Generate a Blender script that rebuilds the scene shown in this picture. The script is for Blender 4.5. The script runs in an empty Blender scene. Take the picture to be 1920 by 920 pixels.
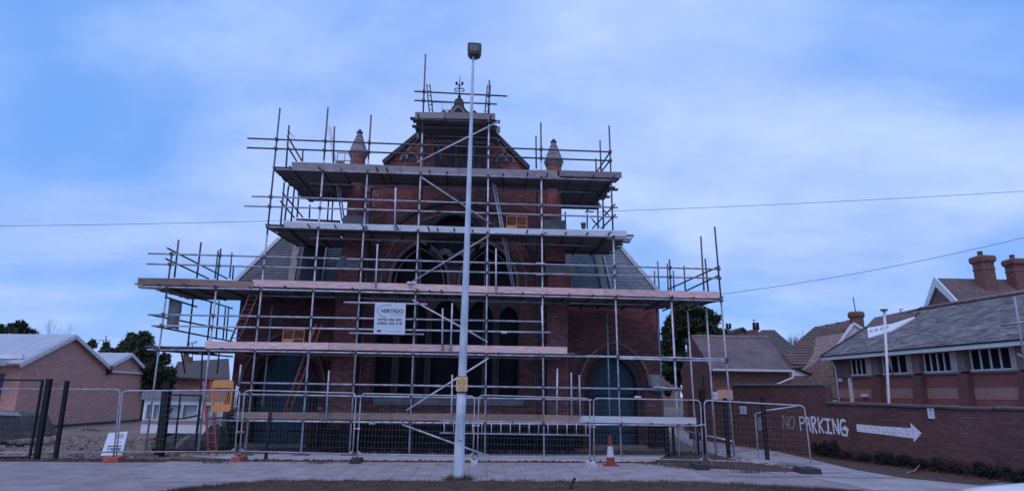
import bpy, math, random
from mathutils import Vector, Matrix
from mathutils.geometry import tessellate_polygon
R = math.radians
random.seed(7)
S = bpy.context.scene
COL = S.collection
# ------------------------------------------------------------------ camera
CAM_Z, FPX = 1.95, 1170.0
YAW, PITCH, ROLL = R(2.6), R(13.35), R(0.5)
_f0 = Vector((math.sin(YAW), math.cos(YAW), 0)); _r0 = Vector((math.cos(YAW), -math.sin(YAW), 0)); _z = Vector((0, 0, 1))
CF = _f0*math.cos(PITCH) + _z*math.sin(PITCH); _u = -_f0*math.sin(PITCH) + _z*math.cos(PITCH)
CR = _r0*math.cos(ROLL) + _u*math.sin(ROLL); CU = -_r0*math.sin(ROLL) + _u*math.cos(ROLL)
CO = Vector((0, 0, CAM_Z))
cam = bpy.data.cameras.new('camera'); co = bpy.data.objects.new('camera', cam); COL.objects.link(co)
cam.sensor_width = 36; cam.lens = FPX/1920*36; cam.clip_start = 0.05; cam.clip_end = 3000
co.matrix_world = Matrix(((CR.x, CU.x, -CF.x, 0), (CR.y, CU.y, -CF.y, 0), (CR.z, CU.z, -CF.z, CAM_Z), (0, 0, 0, 1)))
S.camera = co
# ------------------------------------------------------------------ world, sun
S.view_settings.view_transform = 'Standard'; S.view_settings.look = 'None'; S.view_settings.exposure = 0.0; S.view_settings.gamma = 1.0
W = bpy.data.worlds.new('World'); S.world = W; W.use_nodes = True
nt = W.node_tree; nt.nodes.clear()
def N(t, typ, **kw):
    n = t.nodes.new(typ)
    for k, v in kw.items():
        if k.startswith('i_'):
            key = k[2:]; key = int(key) if key.isdigit() else key.replace('_', ' ')
            n.inputs[key].default_value = v
        else: setattr(n, k, v)
    return n
SUN_EL, SUN_ROT = R(58), R(205)
sky = N(nt, 'ShaderNodeTexSky', sky_type='NISHITA', sun_disc=False, sun_elevation=SUN_EL, sun_rotation=SUN_ROT)
sky.air_density = 1.0; sky.dust_density = 0.6; sky.ozone_density = 2.0
tint = N(nt, 'ShaderNodeMix', data_type='RGBA', blend_type='MULTIPLY'); tint.inputs[0].default_value = 1.0
nt.links.new(sky.outputs[0], tint.inputs[6]); tint.inputs[7].default_value = (1.1, 1.25, 1.35, 1)
base = N(nt, 'ShaderNodeMix', data_type='RGBA'); base.inputs[0].default_value = 0.8
nt.links.new(tint.outputs[2], base.inputs[6]); base.inputs[7].default_value = (1.9, 4.4, 10.4, 1)
tc = N(nt, 'ShaderNodeTexCoord'); sep = N(nt, 'ShaderNodeSeparateXYZ'); nt.links.new(tc.outputs['Generated'], sep.inputs[0])
zc = N(nt, 'ShaderNodeMath', operation='MAXIMUM', i_1=0.0); nt.links.new(sep.outputs[2], zc.inputs[0])
za = N(nt, 'ShaderNodeMath', operation='ADD', i_1=0.22); nt.links.new(zc.outputs[0], za.inputs[0])
dx = N(nt, 'ShaderNodeMath', operation='DIVIDE'); dy = N(nt, 'ShaderNodeMath', operation='DIVIDE')
nt.links.new(sep.outputs[0], dx.inputs[0]); nt.links.new(za.outputs[0], dx.inputs[1])
nt.links.new(sep.outputs[1], dy.inputs[0]); nt.links.new(za.outputs[0], dy.inputs[1])
cmb = N(nt, 'ShaderNodeCombineXYZ'); nt.links.new(dx.outputs[0], cmb.inputs[0]); nt.links.new(dy.outputs[0], cmb.inputs[1])
mp = N(nt, 'ShaderNodeMapping'); mp.inputs['Location'].default_value = (25.9, 13.3, 5.39); mp.inputs['Scale'].default_value = (0.8, 1.0, 1); nt.links.new(cmb.outputs[0], mp.inputs[0])
n1 = N(nt, 'ShaderNodeTexNoise', i_Scale=0.9, i_Detail=6.0, i_Roughness=0.52, i_Distortion=0.3); nt.links.new(mp.outputs[0], n1.inputs['Vector'])
r1 = N(nt, 'ShaderNodeValToRGB'); r1.color_ramp.elements[0].position = 0.34; r1.color_ramp.elements[1].position = 0.60
r1.color_ramp.interpolation = 'EASE'; nt.links.new(n1.outputs[0], r1.inputs[0])
n2 = N(nt, 'ShaderNodeTexNoise', i_Scale=2.3, i_Detail=7.0, i_Roughness=0.55); nt.links.new(mp.outputs[0], n2.inputs['Vector'])
r2 = N(nt, 'ShaderNodeValToRGB'); r2.color_ramp.elements[0].position = 0.36; r2.color_ramp.elements[1].position = 0.64
r2.color_ramp.elements[0].color = (3.5, 5.2, 10.2, 1); r2.color_ramp.elements[1].color = (5.2, 6.9, 11.6, 1); nt.links.new(n2.outputs[0], r2.inputs[0])
cm = N(nt, 'ShaderNodeMix', data_type='RGBA'); nt.links.new(r1.outputs[0], cm.inputs[0]); nt.links.new(base.outputs[2], cm.inputs[6]); nt.links.new(r2.outputs[0], cm.inputs[7])
bg = N(nt, 'ShaderNodeBackground', i_Strength=0.1); nt.links.new(cm.outputs[2], bg.inputs[0])
wo = N(nt, 'ShaderNodeOutputWorld'); nt.links.new(bg.outputs[0], wo.inputs[0])
sd = bpy.data.lights.new('sun', 'SUN'); sd.energy = 0.9; sd.angle = R(25); sd.color = (1.0, 0.80, 0.95)
so = bpy.data.objects.new('sun', sd); COL.objects.link(so)
sdir = Vector((math.sin(SUN_ROT)*math.cos(SUN_EL), math.cos(SUN_ROT)*math.cos(SUN_EL), math.sin(SUN_EL)))
so.rotation_euler = (-sdir).to_track_quat('-Z', 'Y').to_euler()

# ------------------------------------------------------------------ measuring helpers
def ray(px, py): return (CF*FPX + CR*(px-960) + CU*(460-py))
def at(px, py, Y): d = ray(px, py); return CO + d*(Y/d.y)
def atz(px, py, z): d = ray(px, py); return CO + d*((z-CAM_Z)/d.z)
def G(px, py): return atz(px, py, 0.0)
class Fr:   # a plane with axes u, v and outward normal n
    def __init__(s, o, u, v=(0, 0, 1)):
        s.o = Vector(o); s.u = Vector(u).normalized(); s.v = Vector(v).normalized(); s.n = s.u.cross(s.v).normalized()
    def p(s, a, b, d=0.0): return s.o + s.u*a + s.v*b + s.n*d
    def px(s, x, y, d=0.0):
        r = ray(x, y); o = s.o + s.n*d
        t = (o-CO).dot(s.n)/r.dot(s.n); q = CO + r*t - o
        return (q.dot(s.u), q.dot(s.v))
    def pxs(s, pts, d=0.0): return [s.px(x, y, d) for x, y in pts]
    def shift(s, d): return Fr(s.o + s.n*d, s.u, s.v)
def FY(Y): return Fr((0, Y, 0), (1, 0, 0))      # plane facing the camera
# ------------------------------------------------------------------ mesh builder
class MB:
    def __init__(s): s.V = []; s.F = []; s.sm = False
    def quad(s, a, b, c, d): n = len(s.V); s.V += [a, b, c, d]; s.F.append((n, n+1, n+2, n+3))
    def tri(s, a, b, c): n = len(s.V); s.V += [a, b, c]; s.F.append((n, n+1, n+2))
    def obox(s, o, a, b, c):   # corner + three edges
        o, a, b, c = map(Vector, (o, a, b, c)); n = len(s.V)
        s.V += [o, o+a, o+a+b, o+b, o+c, o+a+c, o+a+b+c, o+b+c]
        if a.cross(b).dot(c) > 0: fs = [(3,2,1,0),(4,5,6,7),(0,1,5,4),(1,2,6,5),(2,3,7,6),(3,0,4,7)]
        else: fs = [(0,1,2,3),(7,6,5,4),(4,5,1,0),(5,6,2,1),(6,7,3,2),(7,4,0,3)]
        s.F += [tuple(n+i for i in f) for f in fs]; return s
    def box(s, x0, x1, y0, y1, z0, z1): return s.obox((x0,y0,z0),(x1-x0,0,0),(0,y1-y0,0),(0,0,z1-z0))
    def fbox(s, F, u0, u1, v0, v1, d0, d1): return s.obox(F.p(u0, v0, d0), F.u*(u1-u0), F.v*(v1-v0), F.n*(d1-d0))
    def prism(s, pts, vec, holes=()):      # flat polygon(s) extruded along vec
        vec = Vector(vec); loops = [list(map(Vector, pts))]+[list(map(Vector, h)) for h in holes]
        nrm = Vector((0, 0, 0)); L = loops[0]
        for i in range(len(L)): nrm += L[i].cross(L[(i+1) % len(L)])
        if nrm.dot(vec) < 0: L.reverse()
        for h in loops[1:]:
            m = Vector((0, 0, 0))
            for i in range(len(h)): m += h[i].cross(h[(i+1) % len(h)])
            if m.dot(vec) > 0: h.reverse()
        n = len(s.V); flat = [q for l in loops for q in l]; k = len(flat)
        s.V += [q.copy() for q in flat] + [q+vec for q in flat]
        for t in tessellate_polygon(loops):
            a, b, c = t
            if (flat[b]-flat[a]).cross(flat[c]-flat[a]).dot(vec) < 0: a, b, c = c, b, a
            s.F.append((n+c, n+b, n+a)); s.F.append((n+k+a, n+k+b, n+k+c))
        off = 0
        for l in loops:
            m = len(l)
            for i in range(m):
                j = (i+1) % m; s.F.append((n+off+i, n+off+j, n+k+off+j, n+k+off+i))
            off += m
        return s
    def fprism(s, F, uv, d0, d1, holes=()):
        return s.prism([F.p(a, b, d0) for a, b in uv], F.n*(d1-d0), [[F.p(a, b, d0) for a, b in h] for h in holes])
    def ring(s, F, inner, outer, d0, d1):   # strip between two open curves
        for i in range(len(inner)-1):
            q = [inner[i], inner[i+1], outer[i+1], outer[i]]
            s.fprism(F, q, d0, d1)
        return s
    def path(s, P, r, n=8, r2=None, caps=True):
        P = [Vector(p) for p in P]; b = len(s.V); m = len(P)
        up = None
        for i, p in enumerate(P):
            t = (P[min(i+1, m-1)]-P[max(i-1, 0)]).normalized()
            if up is None:
                up = Vector((0, 0, 1)) if abs(t.z) < .9 else Vector((0, 1, 0))
            e = t.cross(up).normalized(); g = e.cross(t).normalized(); up = g
            rr = r if r2 is None else r + (r2-r)*i/(m-1)
            for k in range(n):
                a = 2*math.pi*(k+.5)/n; s.V.append(p + e*(math.cos(a)*rr) + g*(math.sin(a)*rr))
        for i in range(m-1):
            for k in range(n):
                k2 = (k+1) % n; s.F.append((b+i*n+k2, b+i*n+k, b+(i+1)*n+k, b+(i+1)*n+k2))
        if caps:
            s.F.append(tuple(b+k for k in range(n))); s.F.append(tuple(b+(m-1)*n+k for k in reversed(range(n))))
        s.sm = s.sm or n >= 6; return s
    def lathe(s, c, prof, n=16, caps=True):  # prof: (radius, z)
        c = Vector(c); b = len(s.V)
        for r, z in prof:
            for k in range(n):
                a = 2*math.pi*(k+.5)/n; s.V.append(c+Vector((math.cos(a)*r, math.sin(a)*r, z)))
        for i in range(len(prof)-1):
            for k in range(n):
                k2 = (k+1) % n; s.F.append((b+i*n+k, b+i*n+k2, b+(i+1)*n+k2, b+(i+1)*n+k))
        if caps:
            s.F.append(tuple(b+k for k in reversed(range(n)))); s.F.append(tuple(b+(len(prof)-1)*n+k for k in range(n)))
        return s
    def blob(s, c, rx, ry, rz, n=10, m=7, jit=0.0, rnd=random):
        c = Vector(c); b = len(s.V)
        for i in range(m+1):
            ph = math.pi*i/m
            for k in range(n):
                a = 2*math.pi*k/n; j = 1+rnd.uniform(-jit, jit)
                s.V.append(c+Vector((math.cos(a)*math.sin(ph)*rx*j, math.sin(a)*math.sin(ph)*ry*j, -math.cos(ph)*rz*j)))
        for i in range(m):
            for k in range(n):
                k2 = (k+1) % n; s.F.append((b+i*n+k, b+i*n+k2, b+(i+1)*n+k2, b+(i+1)*n+k))
        s.sm = jit == 0; return s
    def mesh(s, name, mat, smooth=None, origin=None):
        me = bpy.data.meshes.new(name)
        c = origin if origin is not None else Vector((0, 0, 0))
        me.from_pydata([v-c for v in s.V], [], s.F)
        uv = me.uv_layers.new(name='UVMap'); d = uv.data
        Z = Vector((0, 0, 1)); flat = []
        for p in me.polygons:
            nn = p.normal; t = Z.cross(nn)
            if t.length < .15: t = Vector((1, 0, 0)) if abs(nn.z) > .5 else t
            t.normalize(); bb = nn.cross(t)
            for li in p.loop_indices:
                q = me.vertices[me.loops[li].vertex_index].co + c; flat += [q.dot(t), q.dot(bb)]
        d.foreach_set('uv', flat)
        if mat:
            for m_ in (mat if isinstance(mat, list) else [mat]): me.materials.append(m_)
        if smooth if smooth is not None else s.sm:
            me.polygons.foreach_set('use_smooth', [len(p.vertices) == 4 for p in me.polygons])
        return me
def thing(name, label, cat, loc=(0, 0, 0), group=None):
    o = bpy.data.objects.new(name, None); COL.objects.link(o); o.location = Vector(loc); o.empty_display_size = .3
    o['label'] = label; o['category'] = cat
    if group: o['group'] = group
    return o
def wloc(o):
    l = Vector(o.location)
    while o.parent: o = o.parent; l = l + Vector(o.location)
    return l
def obj(name, mb, mat, parent=None, label=None, kind=None, cat=None, group=None, smooth=None):
    xs = [v.x for v in mb.V]; ys = [v.y for v in mb.V]; zs = [v.z for v in mb.V]
    c = Vector(((min(xs)+max(xs))/2, (min(ys)+max(ys))/2, min(zs)))
    o = bpy.data.objects.new(name, mb.mesh(name, mat, smooth, c)); COL.objects.link(o)
    if parent: o.parent = parent; o.location = c - wloc(parent)
    else: o.location = c
    for k, v in (('label', label), ('kind', kind), ('category', cat), ('group', group)):
        if v: o[k] = v
    return o
def inst(name, me, mw, parent):      # a piece sharing mesh data, placed by a world matrix
    o = bpy.data.objects.new(name, me); COL.objects.link(o); o.parent = parent
    m = mw.copy(); m.translation = m.translation - wloc(parent); o.matrix_basis = m
    return o
def inside(pt, poly):
    x, y = pt; r = False; n = len(poly); j = n-1
    for i in range(n):
        xi, yi = poly[i]; xj, yj = poly[j]
        if (yi > y) != (yj > y) and x < (xj-xi)*(y-yi)/(yj-yi)+xi: r = not r
        j = i
    return r
PIECE = {}
def fill(F, poly, holes, name, mat, parent, pw, ph, pd, gap, d0=0.0, nparts=0, tilt=0.0, jit=0.0, seed=1, stag=True, score=None, join=True):
    """lay pieces (bricks, slates, slabs) over a polygon of the plane F, standing pd proud of d0"""
    rnd = random.Random(seed); u0 = min(p[0] for p in poly); u1 = max(p[0] for p in poly); v0 = min(p[1] for p in poly); v1 = max(p[1] for p in poly)
    cells = []; r = math.floor(v0/ph); e = .004
    while r*ph < v1:
        a = math.floor(u0/pw)*pw + (pw/2 if (stag and r % 2) else 0) - pw
        while a < u1:
            cand = [(a, pw)]
            def ok(a_, w_):
                for du in (gap/2+e, w_-gap/2-e):
                    for dv in (gap/2+e, ph-gap/2-e):
                        q = (a_+du, r*ph+dv)
                        if not inside(q, poly) or any(inside(q, h) for h in holes): return False
                c_ = (a_+w_/2, r*ph+ph/2); return not any(inside(c_, h) for h in holes)
            if ok(a, pw): cells.append((a, r*ph, pw))
            else:
                for k in range(4):
                    if ok(a+k*pw/4, pw/4): cells.append((a+k*pw/4, r*ph, pw/4))
            a += pw
        r += 1
    def dist(c): return (F.p(c[0], c[1])-CO).length
    if score: full = sorted([c for c in cells if c[2] == pw], key=score)
    else: full = sorted([c for c in cells if c[2] == pw], key=dist)
    single = set(full[:nparts]); out = []
    if single:
        key = (name, mat.name, round(pw, 3), round(ph, 3))
        if key not in PIECE:
            m = MB(); m.obox(Vector((gap/2, gap/2, 0)), Vector((pw-gap, 0, 0)), Vector((0, ph-gap, 0)), Vector((0, 0, pd)))
            PIECE[key] = m.mesh(name, mat)
        ct, st = math.cos(tilt), math.sin(tilt)
        for a, b, w in single:
            n2 = F.n*ct + F.v*st*0; v2 = (F.v*ct - F.n*st).normalized(); n2 = F.u.cross(v2)
            p = F.p(a, b, d0 + rnd.uniform(0, jit) + (math.sin(tilt)*ph))
            mw = Matrix(((F.u.x, v2.x, n2.x, p.x), (F.u.y, v2.y, n2.y, p.y), (F.u.z, v2.z, n2.z, p.z), (0, 0, 0, 1)))
            out.append(inst(name, PIECE[key], mw, parent))
    rest = [c for c in cells if c not in single]
    if rest and join:
        m = MB(); v2 = (F.v*math.cos(tilt) - F.n*math.sin(tilt)).normalized(); n2 = F.u.cross(v2)
        for a, b, w in rest:
            o = F.p(a+gap/2, b+gap/2, d0 + rnd.uniform(0, jit) + math.sin(tilt)*ph)
            m.obox(o, F.u*(w-gap), v2*(ph-gap), n2*pd)
        obj(name+'_field', m, mat, parent, kind='stuff')
    return cells
def arch(u0, z0, w, h, n=10, legs=None):   # pointed (or round) arch outline, from left springing to right
    Rr = (w*w+h*h)/(2*w); L = []
    a1 = math.acos(max(-1, min(1, (Rr-w)/Rr)))
    for i in range(n+1):
        a = a1*i/n; L.append((u0+(Rr-w)-Rr*math.cos(a), z0+Rr*math.sin(a)))
    Rt = [(2*u0-x, z) for x, z in reversed(L[:-1])]
    P = L+Rt
    if legs is not None: P = [(u0-w, legs)]+P+[(u0+w, legs)]
    return P
# ------------------------------------------------------------------ materials
def mat(name, col, rough=.8, metal=0.0, var=.25, scale=3.0, col2=None, bump=0.0, bscale=None, objvar=0.0, stretch=(1, 1, 1), island=0.0, detail=6, spec=.3, coat=0):
    m = bpy.data.materials.new(name); m.use_nodes = True; t = m.node_tree; b = t.nodes['Principled BSDF']
    b.inputs['Roughness'].default_value = rough; b.inputs['Metallic'].default_value = metal; b.inputs['Specular IOR Level'].default_value = spec
    tcn = N(t, 'ShaderNodeTexCoord'); mpn = N(t, 'ShaderNodeMapping'); mpn.inputs['Scale'].default_value = stretch
    geo = N(t, 'ShaderNodeNewGeometry'); t.links.new(geo.outputs['Position'], mpn.inputs[0])
    no = N(t, 'ShaderNodeTexNoise', i_Scale=scale, i_Detail=float(detail), i_Roughness=.6); t.links.new(mpn.outputs[0], no.inputs['Vector'])
    rp = N(t, 'ShaderNodeValToRGB'); rp.color_ramp.elements[0].position = .3; rp.color_ramp.elements[1].position = .7
    c2 = col2 or tuple(min(1, c*(1+var)) for c in col); c1 = col if col2 else tuple(c*(1-var) for c in col)
    rp.color_ramp.elements[0].color = (*c1, 1); rp.color_ramp.elements[1].color = (*c2, 1); t.links.new(no.outputs[0], rp.inputs[0])
    out = rp.outputs[0]
    if objvar or island:
        oi = N(t, 'ShaderNodeObjectInfo'); ad = N(t, 'ShaderNodeMath', operation='ADD'); fr = N(t, 'ShaderNodeMath', operation='FRACT')
        if island: t.links.new(geo.outputs['Random Per Island'], ad.inputs[0])
        else: ad.inputs[0].default_value = 0
        t.links.new(oi.outputs['Random'], ad.inputs[1]); t.links.new(ad.outputs[0], fr.inputs[0])
        mr = N(t, 'ShaderNodeMapRange'); k = objvar or island; mr.inputs[3].default_value = 1-k; mr.inputs[4].default_value = 1+k; t.links.new(fr.outputs[0], mr.inputs[0])
        vm = N(t, 'ShaderNodeVectorMath', operation='SCALE'); t.links.new(out, vm.inputs[0]); t.links.new(mr.outputs[0], vm.inputs['Scale']); out = vm.outputs[0]
    t.links.new(out, b.inputs['Base Color'])
    if bump:
        nb = N(t, 'ShaderNodeTexNoise', i_Scale=bscale or scale*8, i_Detail=4.0); t.links.new(mpn.outputs[0], nb.inputs['Vector'])
        bn = N(t, 'ShaderNodeBump', i_Strength=1.0, i_Distance=bump); t.links.new(nb.outputs[0], bn.inputs['Height']); t.links.new(bn.outputs[0], b.inputs['Normal'])
    return m
def brickmat(name, c1, c2, mortar, bw=.225, bh=.075, mg=.01, stain=.35, stain_col=(.1, .08, .08), sscale=.9, bump=.006, offset=.5, streak=False, patch=None):
    m = bpy.data.materials.new(name); m.use_nodes = True; t = m.node_tree; b = t.nodes['Principled BSDF']
    b.inputs['Roughness'].default_value = .85; b.inputs['Specular IOR Level'].default_value = .25
    tcn = N(t, 'ShaderNodeTexCoord'); br = N(t, 'ShaderNodeTexBrick'); br.offset = offset
    br.inputs['Scale'].default_value = 1; br.inputs['Brick Width'].default_value = bw; br.inputs['Row Height'].default_value = bh
    br.inputs['Mortar Size'].default_value = mg; br.inputs['Mortar Smooth'].default_value = .2; br.inputs['Bias'].default_value = 0
    br.inputs['Color1'].default_value = (*c1, 1); br.inputs['Color2'].default_value = (*c2, 1); br.inputs['Mortar'].default_value = (*mortar, 1)
    t.links.new(tcn.outputs['UV'], br.inputs['Vector'])
    geo = N(t, 'ShaderNodeNewGeometry')
    no = N(t, 'ShaderNodeTexNoise', i_Scale=sscale, i_Detail=8.0, i_Roughness=.65); t.links.new(geo.outputs['Position'], no.inputs['Vector'])
    rp = N(t, 'ShaderNodeValToRGB'); rp.color_ramp.elements[0].position = .42; rp.color_ramp.elements[1].position = .68; t.links.new(no.outputs[0], rp.inputs[0])
    mu = N(t, 'ShaderNodeMath', operation='MULTIPLY', i_1=stain); t.links.new(rp.outputs[0], mu.inputs[0])
    mx = N(t, 'ShaderNodeMix', data_type='RGBA'); t.links.new(mu.outputs[0], mx.inputs[0]); t.links.new(br.outputs[0], mx.inputs[6]); mx.inputs[7].default_value = (*stain_col, 1)
    out = mx.outputs[2]
    if patch:
        n3 = N(t, 'ShaderNodeTexNoise', i_Scale=4.5, i_Detail=3.0, i_Roughness=.5); mpn = N(t, 'ShaderNodeMapping'); mpn.inputs['Scale'].default_value = (1, 1, 2.4)
        t.links.new(geo.outputs['Position'], mpn.inputs[0]); t.links.new(mpn.outputs[0], n3.inputs['Vector'])
        r3 = N(t, 'ShaderNodeValToRGB'); r3.color_ramp.elements[0].position = .6; r3.color_ramp.elements[1].position = .68; t.links.new(n3.outputs[0], r3.inputs[0])
        m3 = N(t, 'ShaderNodeMath', operation='MULTIPLY', i_1=.55); t.links.new(r3.outputs[0], m3.inputs[0])
        x3 = N(t, 'ShaderNodeMix', data_type='RGBA'); t.links.new(m3.outputs[0], x3.inputs[0]); t.links.new(out, x3.inputs[6]); x3.inputs[7].default_value = (*patch, 1); out = x3.outputs[2]
    t.links.new(out, b.inputs['Base Color'])
    bn = N(t, 'ShaderNodeBump', i_Strength=.8, i_Distance=bump); bn.invert = True; t.links.new(br.outputs['Fac'], bn.inputs['Height']); t.links.new(bn.outputs[0], b.inputs['Normal'])
    return m
M = {}
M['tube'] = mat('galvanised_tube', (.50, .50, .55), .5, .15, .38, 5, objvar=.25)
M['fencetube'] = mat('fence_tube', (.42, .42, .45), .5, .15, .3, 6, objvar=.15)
M['tubedark'] = mat('dark_silhouette_tube', (.11, .11, .12), .55, .1, .35, 6, objvar=.3)  # dark tone imitates tubes seen in silhouette against the sky
M['coupler'] = mat('coupler_steel', (.12, .11, .11), .6, .4, .3, 20)
M['pink'] = mat('new_timber_toe_board', (.70, .47, .43), .75, 0, .34, 2.4, stretch=(1.2, 6, 12), objvar=.2, bump=.003)
M['white_board'] = mat('pale_toe_board', (.60, .63, .64), .75, 0, .2, 3, stretch=(1, 6, 10), objvar=.1, bump=.003)
M['grey_board'] = mat('weathered_toe_board', (.29, .25, .25), .85, 0, .3, 3, stretch=(1.2, 6, 12), objvar=.2, bump=.004)
M['brown_board'] = mat('dull_brown_toe_board', (.30, .21, .17), .85, 0, .3, 3, stretch=(1.2, 6, 12), objvar=.2, bump=.004)
M['deck'] = mat('deck_board_timber', (.20, .18, .185), .85, 0, .35, 3, stretch=(1, 9, 9), objvar=.4, bump=.003)
M['order'] = mat('dull_brick_moulding', (.10, .045, .045), .9, 0, .35, 9, bump=.006, bscale=30)
M['mortar'] = mat('mortar', (.10, .075, .078), .95, 0, .3, 4, bump=.004)
M['brick'] = mat('church_red_brick', (.16, .066, .064), .85, 0, .3, 1.3, col2=(.31, .125, .11), bump=.004, bscale=40, island=.28)
M['brick2'] = mat('red_brick_bright', (.26, .09, .075), .85, 0, .3, 1.5, bump=.004, bscale=40, island=.25)
M['stone'] = mat('weathered_stone', (.24, .215, .21), .85, 0, .35, 3, bump=.01)
M['stone_dark'] = mat('sooty_stone', (.075, .07, .075), .85, 0, .4, 3, bump=.01)
M['plinth_shade'] = mat('shade_black_plinth_stone', (.028, .026, .03), .9, 0, .4, 3, bump=.01)  # near-black colour stands in for the shade under the lowest lift
M['stone_pink'] = mat('pink_stone', (.26, .175, .165), .85, 0, .3, 4, bump=.008)
M['render'] = mat('patched_render', (.42, .39, .37), .9, 0, .2, 5, bump=.006)
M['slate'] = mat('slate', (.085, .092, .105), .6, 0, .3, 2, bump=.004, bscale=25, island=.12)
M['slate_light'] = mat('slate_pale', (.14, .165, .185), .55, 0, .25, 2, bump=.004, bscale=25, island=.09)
M['slate_old'] = mat('old_mossy_slate', (.12, .115, .12), .9, 0, .4, 1.5, col2=(.25, .23, .225), bump=.01, bscale=15, island=.3)
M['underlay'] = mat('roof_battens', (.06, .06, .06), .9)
M['lead'] = mat('lead_flashing', (.34, .36, .38), .5, .2, .2, 3)
M['glass'] = mat('dark_glass', (.016, .015, .018), .45, 0, .3, 2, spec=.12)
M['door'] = mat('teal_painted_timber', (.04, .09, .115), .6, 0, .3, 2, stretch=(5, 5, .4))
M['iron'] = mat('black_iron', (.02, .02, .022), .55, .2, .2, 10)
M['black'] = mat('black_painted_steel', (.012, .012, .014), .5, 0, .3, 8)
M['alu'] = mat('ladder_aluminium', (.66, .67, .70), .4, .2, .15, 8)
M['redwood'] = mat('red_painted_ladder', (.42, .11, .09), .7, 0, .3, 8)
M['pinkrail'] = mat('faded_pink_ladder', (.50, .27, .24), .7, 0, .3, 8)
M['orange'] = mat('orange_gate_plastic', (.75, .30, .12), .6, 0, .15, 5)
M['yellow'] = mat('amber_barrier_plastic', (.74, .31, .09), .5, 0, .12, 5)
M['peach'] = mat('peach_plywood', (.62, .36, .26), .7, 0, .15, 5)
M['white'] = mat('white_paint', (.74, .75, .76), .6, 0, .08, 3)
M['sign'] = mat('sign_panel', (.62, .68, .74), .45, 0, .04, 3)
M['ink'] = mat('sign_ink', (.03, .035, .06), .6)
M['ink_grey'] = mat('sign_grey_ink', (.22, .25, .32), .6)
M['notice'] = mat('notice_yellow', (.78, .50, .22), .6, 0, .08, 30)
M['post'] = mat('lamp_post_paint', (.54, .60, .66), .6, .1, .32, 2.5, stretch=(1, 1, .4), bump=.003, bscale=20)
M['lantern'] = mat('lantern_grey', (.09, .095, .10), .6, 0, .2, 4)
M['lens'] = mat('lantern_bowl', (.16, .17, .18), .3, 0, .1, 4)
M['dirt'] = mat('bare_dirt', (.12, .085, .07), .95, 0, .4, 1.2, col2=(.27, .20, .165), bump=.05, bscale=6)
M['rubble'] = mat('rubble', (.22, .17, .15), .95, 0, .4, 6, island=.4)
M['brown_soil'] = mat('dark_soil', (.085, .055, .045), .95, 0, .45, 5, bump=.04, bscale=14)
M['field'] = mat('rough_ground', (.13, .11, .085), .95, 0, .4, .4, bump=.05, bscale=2)
M['asphalt'] = mat('worn_asphalt', (.265, .24, .25), .9, 0, .24, 1.4, bump=.01, bscale=60)
M['drive'] = mat('drive_asphalt', (.32, .30, .315), .9, 0, .28, .9, bump=.012, bscale=50)
M['road'] = mat('road_asphalt', (.06, .06, .062), .9, 0, .2, 2, bump=.01, bscale=60)
M['slab'] = mat('concrete_slab', (.31, .28, .29), .88, 0, .24, 1.6, objvar=.035, bump=.006, bscale=50)
M['stain'] = mat('damp_patch_asphalt', (.26, .24, .25), .9, 0, .2, 3, bump=.01, bscale=60)
M['joint'] = mat('slab_joint', (.10, .09, .085), .95)
M['kerb'] = mat('kerb_concrete', (.42, .42, .43), .9, 0, .2, 2, bump=.01)
M['grass'] = mat('grass_blade', (.05, .048, .024), .8, 0, .4, 2, col2=(.11, .085, .05))
M['verge'] = mat('verge_turf', (.05, .036, .026), .95, 0, .4, 3, col2=(.11, .075, .055), bump=.05, bscale=12)
M['leaf'] = mat('dark_conifer', (.028, .042, .022), .8, 0, .4, .9, col2=(.07, .085, .04), island=.35)
M['ivy'] = mat('ivy_leaf', (.012, .015, .012), .85, 0, .4, 2, col2=(.035, .035, .028), island=.35)
M['litter'] = mat('dead_leaves', (.13, .08, .055), .9, 0, .4, 4, island=.4)
M['bark'] = mat('bark', (.07, .055, .045), .9, 0, .3, 6)
M['twig'] = mat('grey_twig', (.16, .13, .12), .9, 0, .3, 6)
M['lb_brick'] = brickmat('left_building_brick', (.76, .35, .27), (.56, .23, .18), (.50, .38, .33), stain=.35, stain_col=(.55, .36, .30), sscale=1.6, patch=(.74, .54, .48))
M['out_brick'] = brickmat('outbuilding_brick', (.23, .095, .08), (.165, .068, .06), (.17, .11, .1), stain=.5, stain_col=(.26, .13, .10), sscale=1.3, patch=(.42, .24, .2))
M['rb_brick'] = brickmat('school_red_brick', (.36, .13, .11), (.28, .10, .085), (.2, .11, .1), stain=.3, stain_col=(.2, .09, .08))
M['rb_band'] = brickmat('school_pale_band_brick', (.50, .31, .27), (.43, .25, .22), (.25, .15, .13), stain=.4, stain_col=(.3, .15, .13))
M['wallbrick'] = mat('boundary_wall_brick', (.115, .062, .06), .9, 0, .35, .7, col2=(.17, .082, .076), bump=.004, bscale=40, island=.16)
M['wallmortar'] = mat('boundary_wall_mortar', (.125, .068, .063), .95, 0, .3, 2)
M['coping'] = mat('coping_stone', (.10, .08, .08), .9, 0, .35, 4, bump=.008)
M['metal_roof'] = mat('white_metal_roof', (.44, .46, .50), .4, .1, .06, 1)
M['fascia'] = mat('white_fascia', (.70, .71, .72), .5, 0, .06, 2)
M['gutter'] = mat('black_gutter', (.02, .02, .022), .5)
M['but'] = brickmat('dark_buttress_brick', (.19, .075, .07), (.15, .06, .055), (.12, .07, .07))
M['bandstone'] = mat('pale_rendered_pier', (.62, .52, .50), .85, 0, .12, 3)
M['brownpier'] = mat('brown_pier', (.23, .15, .13), .85, 0, .15, 3)
M['pebble'] = mat('pebbledash', (.27, .19, .165), .95, 0, .5, 7, bump=.03, bscale=25)
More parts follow.
